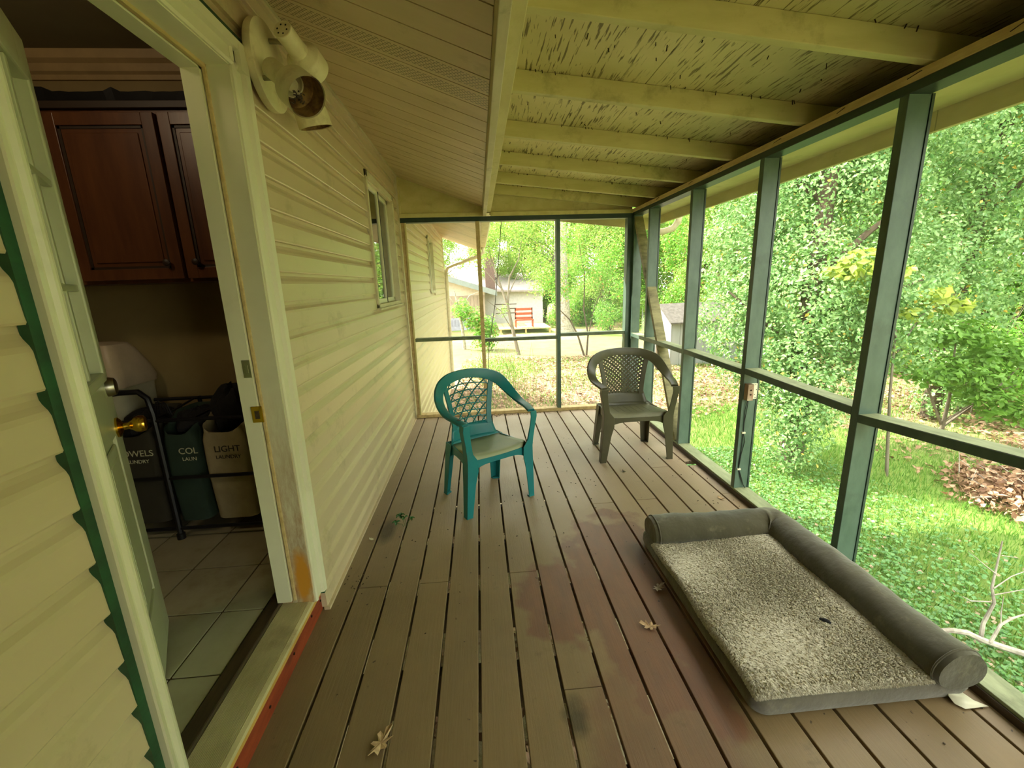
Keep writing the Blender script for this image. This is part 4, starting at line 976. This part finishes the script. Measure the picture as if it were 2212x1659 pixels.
x,y,z=scatter(60000,2.2,5.6,-1,5.5,lambda x,y:np.clip((5.4-x)/2.2,0,1))
tag(leafcloud('clover',np.stack([x,y,z+.03+.03*RS.rand(len(x))],1),.032,M_['clover'],None,2.0,.9),'low clover and ground ivy in the shade under the porch edge','ground cover')
x,y,z=scatter(26000,.15,10,6.5,13.5,lambda x,y:.35+.65*(np.sin(x*1.3)*np.sin(y*1.7)>0))
tag(blades('grass',x,y,z,.09,.007,M_['grassm']),'sparse grass in the back yard beyond the end screen','grass')
def lden(x,y): return np.clip(.25+.75*(np.sin(x*.9+2)*np.sin(y*.8)>-.1)+((y>7.5)&(x<4)&(y<11))*.6,0,1)*((x>6.0)|(y>7)|(x<2.4))
x,y,z=scatter(60000,.2,16,-3,14,lden)
tag(leafcloud('leaf_litter',np.stack([x,y,z+.02+.02*RS.rand(len(x))],1),.085,M_['litter'],None,1.6,.6),'brown fallen leaves covering the woodland floor','leaf litter')
# brush pile
P,D=blobs([(6.2,3.6,-.95,.55),(6.7,3.3,-.95,.6),(6.5,4.0,-.95,.5),(7.2,3.9,-.95,.5)],4500,.35,.2)
bp_=thing('brush_pile','heap of pinkish dead leaves and twigs on the lawn','brush pile',(6.5,3.7,-1.0))
o=leafcloud('dead_leaves',P-np.array([6.5,3.7,-1.0]),.075,M_['litter'],bp_,1.0,.6)
tw=MB()
for i in range(40):
    a=random.uniform(0,6.28); c=Vector((random.uniform(-.6,.8),random.uniform(-.5,.5),.1)); tw.tube([c,c+Vector((math.cos(a)*.3,math.sin(a)*.3,random.uniform(0,.25)))],[.006,.002],4)
tw.build('twigs',M_['palebranch'],bp_,kind='stuff')
# dead branch
db_=MB(); 
for pts,r0,r1 in [([(3.40,2.10,-.86),(3.63,2.07,-.83),(3.74,2.06,-.85),(3.82,2.04,-.89),(3.94,2.03,-.94),(4.09,2.0,-.99),(4.4,1.95,-1.02)],.014,.022),([(3.82,2.04,-.90),(3.86,2.07,-.92),(3.88,2.09,-.82),(3.95,2.11,-.69),(3.95,2.14,-.6),(3.99,2.17,-.46),(4.03,2.2,-.31)],.015,.004),
    ([(3.86,2.02,-.90),(3.93,2.04,-.79),(4.0,2.04,-.75),(4.08,2.04,-.73),(4.3,2.05,-.70)],.010,.003),([(3.93,2.04,-.79),(3.94,2.06,-.71),(3.96,2.08,-.62)],.004,.002),([(3.95,2.13,-.6),(4.07,2.14,-.53),(4.2,2.15,-.5)],.004,.002),([(3.97,2.15,-.51),(3.89,2.18,-.44),(3.8,2.2,-.36)],.004,.0015),([(3.95,2.12,-.64),(4.15,2.12,-.62),(4.3,2.1,-.63)],.004,.0015),([(4.02,2.18,-.4),(4.12,2.17,-.42)],.003,.0015),([(3.94,2.12,-.69),(3.81,2.13,-.68),(3.76,2.14,-.65)],.005,.002)]:
    m=len(pts); db_.tube(pts,[r0+(r1-r0)*i/(m-1) for i in range(m)],7)
tag(db_.build('fallen_branch',M_['palebranch']),'pale dead forked branch lying on the shaded lawn','branch')
# ------------------------------------------------------------------ trees
def tree(name,label,cat_,loc,trunk,br,bl,nleaf,size,m,bark=None,group=None,flat=1.0,shell=.5,up=.4):
    t_=thing(name,label,cat_,loc,0,group); L_=Vector(loc); bark=bark or M_['bark']
    sub=lambda p:(p[0]-L_.x,p[1]-L_.y,p[2]-L_.z)
    if trunk:
        pts,rs__=trunk; MB().tube([sub(p) for p in pts],rs__,10).build('trunk',bark,t_)
    if br:
        b=MB()
        for pts,r in br: q=len(pts); b.tube([sub(p) for p in pts],[r*(1-.75*i/(q-1)) for i in range(q)],6)
        b.build('branches',bark,t_,kind='stuff')
    if bl:
        P,D=blobs(bl,nleaf,flat,shell); leafcloud('foliage',P-np.array(loc),size,m,t_,up,.6,'stuff',D)
    return t_
IVY1=[(4.53,4.69,-0.28,0.4),(4.43,4.62,-0.61,0.3),(4.73,4.86,0.07,0.55),(4.6,5.11,0.21,0.5),(4.38,5.49,0.46,0.55),(5.18,5.05,0.55,0.6),(5.59,4.84,0.67,0.55),(4.25,5.99,0.8,0.4),(4.92,5.2,1.13,0.7),(5.47,5.06,1.11,0.65),(4.74,5.76,1.24,0.6),(4.95,5.75,1.73,0.55),(5.5,5.88,2.39,0.8),(5.95,5.7,2.23,0.6),(4.94,6.34,2.48,0.8),(5.47,6.14,3.09,0.9),(6.17,5.85,2.94,0.8),(6.39,5.3,1.54,0.5),(6.07,6.22,3.63,0.9),(6.96,6.12,3.48,0.9),(4.64,6.33,1.91,0.5),(4.53,6.32,1.38,0.4),(5.6,6.6,4.3,1.0),(4.7,6.7,3.7,.8),(6.5,6.5,4.6,1.0)]
tree('ivy_tree','big tree smothered in glossy green ivy beyond the right screens','tree',(4.75,5.0,-1.05),([(4.72,4.98,-1.1),(4.80,5.0,-.4),(4.95,5.25,.5),(5.15,5.45,1.5),(5.3,5.6,2.6),(5.6,6.0,4.2)],[.16,.13,.12,.11,.10,.07]),
  [([(4.9,5.2,.4),(4.5,5.4,.8),(4.2,5.8,1.2)],.05),([(5.1,5.4,1.3),(5.6,5.2,1.9),(6.2,5.2,2.3)],.06),([(5.3,5.6,2.3),(4.8,6.1,2.9),(4.5,6.5,3.6)],.05),([(5.0,5.3,.9),(5.5,4.9,1.1),(6.0,4.8,1.3)],.04)],IVY1,110000,.050,M_['ivy'],M_['barkdark'],shell=.62)
mp=tree('maple_sapling','yellow green young maple branch in front of the ivy tree','tree',(5.6,4.5,-1.05),([(5.6,4.45,-1.1),(5.5,4.5,0),(5.45,4.55,1.2)],[.02,.015,.008]),[([(5.5,4.5,.6),(5.2,4.65,1.3),(4.9,4.8,1.55)],.010),([(5.5,4.5,.5),(5.8,4.58,.9),(6.25,4.57,1.1)],.010)],
  [(5.25,4.62,1.39,0.25),(5.05,4.67,1.54,0.2),(5.63,4.58,0.91,0.18),(5.96,4.61,1.11,0.2),(6.17,4.57,1.0,0.2),(4.92,4.75,1.4,0.2),(5.22,4.67,1.13,0.15)],420,.11,M_['maple'],flat=.5)
IVY2=[(7.99,6.3,3.23,0.8),(8.87,6.29,3.46,0.9),(7.8,6.24,2.47,0.6),(8.47,6.17,2.39,0.7),(7.96,6.04,1.67,0.6),(7.55,5.83,1.09,0.5),(8.92,6.18,1.25,0.6),(7.54,6.24,1.96,0.5),(9.47,6.38,2.27,0.8),(8.6,6.5,4.4,1.1),(9.8,6.5,4.2,1.1),(8.3,6.1,.5,.5),(8.25,6.25,-.65,.35),(8.25,6.25,-.1,.38)]
tree('ivy_tree','second ivy covered tree farther right behind the nearest post','tree',(8.3,6.4,-1.05),([(8.3,6.4,-1.1),(8.35,6.4,1),(8.5,6.4,3),(8.9,6.5,5)],[.13,.12,.11,.1]),[([(8.35,6.4,1.5),(7.9,6.3,2.0),(7.5,6.2,2.3)],.05),([(8.4,6.4,2),(9.0,6.3,2.7),(9.6,6.3,3.2)],.05)],IVY2,46000,.060,M_['ivy'],M_['barkdark'],shell=.62)
SAPL=[(6.91,5.32,0.05,0.5),(7.48,5.28,0.04,0.5),(6.91,5.54,0.54,0.45),(7.85,5.04,-0.45,0.45),(7.32,5.41,0.54,0.45),(7.88,5.31,0.27,0.5),(7.48,5.11,-0.25,0.35)]
tree('understory_shrub','flat layered light green shrub under the ivy trees','shrub',(7.6,5.6,-1.05),([(7.6,5.6,-1.1),(7.5,5.5,-.4),(7.3,5.4,.4)],[.03,.02,.01]),[([(7.6,5.6,-.9),(8.0,5.3,-.2),(8.2,5.1,.4)],.02),([(7.6,5.6,-.9),(7.0,5.4,-.2),(6.8,5.3,.5)],.02),([(7.55,5.55,-.8),(7.7,5.2,-.3),(7.9,5.0,-.1)],.015)],SAPL,3800,.085,M_['sapling'],flat=.45,shell=.2,up=1.2)
# end view: pine trunk and saplings
tree('pine_tree','tall straight grey trunked pine seen through the end screen','tree',(4.85,20.3,-1.05),([(4.85,20.3,-1.1),(4.72,20.3,-.4),(4.66,20.3,1.5),(4.6,20.3,4),(4.55,20.3,9)],[.50,.36,.31,.27,.2]),[([(4.62,20.2,3.0),(4.9,20.2,3.5),(5.1,20.2,4.3)],.13),([(4.6,20.3,6),(5.3,20.2,6.6),(6,20,7)],.08)],
   [(4.6,20.3,9.5,2.0),(6,20,8.3,1.2),(3.2,20,8.6,1.2)],5000,.16,M_['spring'],M_['palebranch'])
tree('sapling','slender forked bare sapling in the middle end screen','tree',(2.07,14.78,-1.05),([(2.07,14.78,-1.1),(1.86,15.04,.03),(1.76,15.2,.66),(1.46,15.45,1.62),(1.24,15.61,2.26),(1.16,15.84,3.4)],[.075,.06,.05,.035,.025,.012]),
   [([(1.76,15.2,.66),(1.86,15.41,1.61),(2.22,15.54,2.23),(2.42,15.74,3.17)],.04),([(1.78,15.27,.98),(2.1,15.4,1.6),(2.45,15.5,2.14)],.025),([(1.9,15,-.2),(1.5,15,.5),(1.0,15,.9)],.02),([(1.6,15.3,1.2),(1.0,15.3,1.9),(.6,15.3,2.6)],.02)],
   [(1.3,15.5,2.8,.6),(2.4,15.6,2.9,.7),(2.8,15.5,2.1,.7),(1.9,15.4,3.6,.9),(1.6,15.1,.5,.25),(.8,15.4,2.4,.6),(3.0,15.8,1.4,.6),(1.0,15.6,3.4,.8),(2.9,15.6,3.6,.8)],7000,.07,M_['spring'],M_['bark'],shell=.1,up=1.0)
tree('sapling','pair of thin crooked stems in front of the pine','tree',(4.2,13.9,-1.05),([(4.2,13.9,-1.1),(3.95,13.9,-.3),(3.7,14,.2),(3.2,14.1,.7)],[.04,.03,.022,.012]),[([(4.25,13.9,-1.05),(4.3,13.9,-.3),(4.15,13.9,.5),(4.2,14,1.6),(4.0,14,2.6)],.035),([(4.3,13.9,-.4),(4.5,13.9,.6),(4.9,14,1.3)],.02)],
   [(4.2,14,1.9,.8),(3.6,14.1,1.1,.4),(4.8,14,1.6,.6),(4.9,14,.2,.45),(3.2,14.2,1.6,.7),(5.2,14.3,2.4,.8),(5.6,14.5,1.2,.6),(3.7,14.4,2.8,.7)],7000,.07,M_['spring2'],M_['barkdark'],shell=.1,up=1.0)
tree('sapling','young tree with a leafy clump in front of the neighbouring garage','tree',(.12,16.7,-1.05),([(.12,16.7,-1.1),(.08,16.7,-.3),(-.02,16.7,.5),(-.15,16.7,1.2)],[.07,.06,.045,.02]),[([(-.02,16.7,.5),(-.5,16.7,1.2),(-.9,16.7,1.6)],.025),([(.0,16.7,.4),(.4,16.7,1.0),(.9,16.7,1.2)],.025)],
   [(.5,16.6,.15,.45),(.1,16.6,.5,.4),(1.0,16.4,-.2,.45),(.9,16.3,-.55,.5)],2600,.11,M_['spring2'],M_['palebranch'],shell=.3,up=.8)
weed=MB(); wr_=random.Random(9)
for i in range(70):
    x=wr_.uniform(.7,1.9); y=wr_.uniform(9.0,11.0); hh=wr_.uniform(.4,1.1); weed.tube([(x,y,-1.05),(x+wr_.uniform(-.08,.08),y,-1.05+hh*.5),(x+wr_.uniform(-.2,.2),y,-1.05+hh)],[.006,.005,.002],4)
wt=thing('weed_clump','tall thin yellow green weed stalks beyond the end screen','plant',(1.2,10,-1.05)); o=weed.build('stalks',M_['spring'],wt,kind='stuff'); o.location=(-1.2,-10,1.05)
P,D=blobs([(1.2,9.8,-.5,.5),(1.6,10.2,-.6,.4),(.9,10.5,-.5,.5)],1200,1,.1); leafcloud('foliage',P-np.array([1.2,10,-1.05]),.05,M_['spring2'],wt,.5,.4)
# background woodland: three prototypes, copies share their meshes
def proto(seed,H,R_,n,size,m,bark,label,low=.25):
    rs=random.Random(seed); bl=[]; br=[]; 
    lean=(rs.uniform(-.4,.4),rs.uniform(-.4,.4))
    for i in range(26):
        z=H*(low+(1-low)*rs.random()); a=rs.uniform(0,6.28); rr=R_*(1-.55*abs((z/H-.6)/.5))*rs.uniform(.3,1.0)
        p=(rr*math.cos(a)+lean[0]*z/H,rr*math.sin(a)+lean[1]*z/H,z); bl.append(p+(R_*rs.uniform(.22,.42),))
        z0=max(z-rr*.7,H*.12); br.append(([(lean[0]*z0/H,lean[1]*z0/H,z0),(p[0]*.55,p[1]*.55,(z0+z)/2),p],.05+.02*rs.random()))
    tr=([(0,0,-.1),(lean[0]*.3,lean[1]*.3,H*.3),(lean[0]*.7,lean[1]*.7,H*.7),(lean[0],lean[1],H)],[.22,.17,.11,.03])
    return tree('woodland_tree',label,'tree',(0,0,0),tr,br,bl,n,size,m,bark,'woodland trees around the yard',shell=.15,up=.6)
protos=[proto(1,9,3.0,28000,.125,M_['spring'],M_['bark'],'pale spring green tree in the woodland around the yard'),proto(2,8,2.8,28000,.125,M_['spring2'],M_['barkdark'],'pale spring green tree in the woodland around the yard',.12),proto(3,11,3.4,28000,.14,M_['spring'],M_['bark'],'pale spring green tree in the woodland around the yard',.3)]
spots=[(3.4,34,.95),(9.5,28,1.1),(13,25,1.0),(6.2,30,1.2),(16,22,1.2),(-4,34,1.1),(-8,38,1.2),(8,38,1.5),(14,34,1.4),(20,30,1.4),(11,19,.9),(14.5,17,1.1),(18,17,1.2),(12.5,13,.9),(16,12,1.1),(19,9,1.2),(13.5,8.5,.85),(17,5,1.1),(14,3.5,.8),(20,1,1.2),(16.5,-1,1.0),(21,-6,1.2),(24,14,1.5),(26,6,1.5),(27,-2,1.4),(24,22,1.5),(30,28,1.7),(-3,52,1.4),(17,42,1.7),(-12,46,1.6),(9.5,15.5,.6),(34,10,1.7),(34,20,1.7),(12,-6,1.0),(-14,32,1.3),(1.6,28.5,.55),(7.5,23.5,.62),(10.6,10.8,.7)]
rr=random.Random(4); used=[False]*3
for i,(x,y,s_) in enumerate(spots):
    p_=protos[i%3]
    t_=p_ if not used[i%3] else copy_tree(p_)
    used[i%3]=True; t_.location=(x,y,-1.05); t_.rotation_euler=(0,0,rr.uniform(0,6.28)); t_.scale=(s_,s_,s_*rr.uniform(.9,1.15))
    t_['label']='pale spring green tree in the woodland around the yard'
# undergrowth shrubs
def shrub(seed,n,size,m):
    rs=random.Random(seed); bl=[(rs.uniform(-.8,.8),rs.uniform(-.8,.8),rs.uniform(.2,1.3),rs.uniform(.3,.6)) for _ in range(12)]
    br=[([(0,0,-.05),(b[0]*.5,b[1]*.5,b[2]*.6),(b[0],b[1],b[2])],.02) for b in bl]
    br+=[([(b[0]*.3,b[1]*.3,-.05),(b[0]*.6,b[1]*.4,b[2]*.8),(b[0]*1.2,b[1]*1.0,b[2]*1.7)],.014) for b in bl]
    return tree('woodland_shrub','leafy undergrowth shrub at the foot of the woodland trees','shrub',(0,0,0),None,br,bl,n,size,m,M_['bark'],'undergrowth shrubs along the wood edge',shell=.2,up=.6)
sp_=[shrub(5,3200,.09,M_['spring2']),shrub(6,2600,.10,M_['sapling']),shrub(7,1500,.09,M_['spring'])]
pos_=[(5.6,23.5,.9),(6.4,24.6,1.1),(8,26,1.3),(9.8,26,1.4),(11.8,26,1.4),(13.5,24,1.5),(4.6,29,1.6),(2.0,31,1.6),(6.2,31,1.8),(9,31,1.8),(12,29,1.8),(-1.5,33,1.7),(3.5,34,2),(15,19,1.5),(16.5,17,1.5),(18,15,1.6),(18,11,1.6),(18,8,1.6),(17.5,5,1.6),(9.2,6.6,.75),(9.8,5.4,.7),(10.8,6.4,.9),(7.2,21,.9),(9,22,1.2),(6.6,25,1.0),(11,23,1.3),(8.2,18,.7),(10.5,16.5,.9),(12,15.5,1.1),(13,20,1.3),(14,12,1.2),(11.5,12,.9),(12.4,10,1.1),(13,7,1.2),(11.8,5.8,1.0),(12.6,4.2,1.1),(11.5,3,.9),(13,1.5,1.2),(12,-.5,1.1),(13.5,-3,1.3),(10.6,7.6,.8),(15,6,1.4),(15.5,9.5,1.4),(16,2.5,1.4),(10,4.8,.7),(10.3,2.2,.7),(5.6,27,1.3),(7.4,28,1.4),(-4,28,1.2),(-6,31,1.4),(8.9,13.4,.8),(9.6,11.8,.8),(17,14,1.5),(11,8.8,.9)]
us=[0,0,0]
for i,(x,y,s_) in enumerate(pos_):
    j=i%3; t_=sp_[j] if not us[j] else copy_tree(sp_[j]); us[j]=1
    t_.location=(x,y,-1.05); t_.rotation_euler=(0,0,rr.uniform(0,6.28)); t_.scale=(s_,s_,s_*rr.uniform(.9,1.3)); t_['label']='leafy undergrowth shrub at the foot of the woodland trees'
# ------------------------------------------------------------------ garden shed
sd_=thing('garden_shed','low white panelled garden shed with a grey roof half hidden by leaves','shed',(6.1,11.6,-1.03),math.radians(5))
mw=simple('pale_blue_white_panel',(150,152,152),.6,(138,142,142),3,(1,1,.3))
LS,WS,HS=3.0,1.25,1.25
for i in range(12): MB().box(i*LS/12+.004,(i+1)*LS/12-.004,0,.03,0,HS).build('wall_panel',mw,sd_,.002)
for i in range(8): 
    a=i*WS/8; b=(i+1)*WS/8; f=lambda q:HS+.42*(1-abs(q/WS*2-1)); MB().prism([(a+.004,0),(b-.004,0),(b-.004,f(b)),(a+.004,f(a))],'x',-.03,0).build('gable_board',mw,sd_)
MB().box(0,LS,WS-.03,WS,0,HS).prism([(0,0),(WS,0),(WS,HS),(WS/2,HS+.42),(0,HS)],'x',LS-.03,LS).build('far_wall',mw,sd_)
MB().hexa([(-.12,-.12,HS-.05),(LS+.1,-.12,HS-.05),(LS+.1,WS/2,HS+.44),(-.12,WS/2,HS+.44),(-.12,-.12,HS-.01),(LS+.1,-.12,HS-.01),(LS+.1,WS/2,HS+.48),(-.12,WS/2,HS+.48)]).hexa([(-.12,WS/2,HS+.44),(LS+.1,WS/2,HS+.44),(LS+.1,WS+.12,HS-.05),(-.12,WS+.12,HS-.05),(-.12,WS/2,HS+.48),(LS+.1,WS/2,HS+.48),(LS+.1,WS+.12,HS-.01),(-.12,WS+.12,HS-.01)]).build('shed_roof',M_['shingle'],sd_)
gp=MB().tube([(5.6,11.3,-1.05),(5.6,11.3,-.35)],.08,8); tag(gp.build('cut_post',M_['barkdark']),'short dark wooden post in front of the shed','post')
# ------------------------------------------------------------------ neighbouring house
nb=thing('neighbour_house','neighbouring house with taupe garage gable and pale roofs behind the saplings','house',(0,24,-1.05))
def nbx(n,m,a,b,c,d,e,f): o=MB().box(a,b,c-24,d-24,e+1.05,f+1.05).build(n,m,nb); return o
mt=simple('taupe_vertical_siding',(150,136,120),.7,(140,126,110),4); mpale=simple('pale_gable_siding',(196,184,170),.7); mgd=simple('grey_garage_door',(150,152,166),.6); mrf=simple('pale_sunlit_roof',(150,140,138),.8,(132,124,122),6)
MB().prism([(-6.5,0),(1.1,0),(1.1,2.15),(-1.1,2.92),(-3.6,3.7),(-6.5,2.7)],'y',.0,.15).build('gable_wall',mpale,nb)
for i in range(15): nbx('siding_plank',mt,-1.9+i*.2+.008,-1.9+(i+1)*.2-.008,23.96,24.0,-.95,.85)
gd=nbx('garage_door',mgd,-1.35,.2,23.93,23.96,-1.05,-.35)
for i in range(9): MB().box(-1.30+i*.165,-1.30+i*.165+.10,-.08,-.07,.25,.6).build('door_panel',simple('garage_panel',(132,134,148),.6) if i==0 else bpy.data.materials['garage_panel'],gd)
MB().hexa([(-3.6,-.6,3.72),(1.7,-.6,1.98),(1.7,9,1.98),(-3.6,9,3.72),(-3.6,-.6,3.88),(1.7,-.6,2.14),(1.7,9,2.14),(-3.6,9,3.88)]).hexa([(-8.5,-.6,2.1),(-3.6,-.6,3.72),(-3.6,9,3.72),(-8.5,9,2.1),(-8.5,-.6,2.26),(-3.6,-.6,3.88),(-3.6,9,3.88),(-8.5,9,2.26)]).build('roof',mrf,nb)
MB().hexa([(-3.7,-.66,3.60),(1.75,-.66,1.84),(1.75,-.6,1.84),(-3.7,-.6,3.60),(-3.7,-.66,3.85),(1.75,-.66,2.12),(1.75,-.6,2.12),(-3.7,-.6,3.85)]).build('rake_fascia',simple('grey_fascia',(120,130,128),.6),nb)
nbx('wing_wall',simple('white_wing_wall',(206,204,204),.6),1.1,4.6,26,26.1,-1.05,1.0)
for i in range(3): nbx('deck_rail',M_['dark_wood'],1.7,2.9,24.7,24.75,-.25+i*.25,-.20+i*.25)
MB().hexa([(.9,1.4,2.05),(4.6,1.4,1.95),(4.6,6,2.9),(.9,6,3.1),(.9,1.4,2.15),(4.6,1.4,2.05),(4.6,6,3.0),(.9,6,3.2)]).build('wing_roof',mrf,nb)
mbk=simple('dark_chimney_brick',(104,84,76),.9,(80,66,60),10,(1,1,2),.3); ch_=nbx('chimney',mbk,1.2,1.75,25.4,25.9,.9,2.9)
bn=thing('red_bench','reddish wooden bench with potted flowers by the neighbouring deck','bench',(3.0,21.8,-.75)); mr=simple('red_bench_wood',(150,74,46),.6)
for i in range(3): MB().box(-.45,.45,0,.04,.38+i*.22,.5+i*.22).build('slat',mr,bn)
MB().box(-.45,.45,-.35,0,.34,.40).build('bench_seat',mr,bn)
for x_ in (-.45,.40):
    for y_ in (-.35,0): MB().box(x_,x_+.05,y_,y_+.05,0,.95 if y_==0 else .36).build('leg',mr,bn)
dk=thing('neighbour_deck','low wooden deck beside the neighbouring house under the red bench','deck',(3.0,22.5,-1.05))
for i in range(9): MB().box(-1.3+i*.29+.01,-1.3+(i+1)*.29-.01,-1.3,1.8,.24,.28).build('deck_plank',M_['tan_wood'],dk)
for x_ in (-1.25,0,1.2): MB().box(x_,x_+.08,-1.2,-1.12,0,.24).build('deck_leg',M_['tan_wood'],dk)
cv=lump('covered_grill','pale grey cover over a grill in the far yard','grill',(5.1,25.5,-.45),(.35,.35,.6),M_['plasticw'],8)
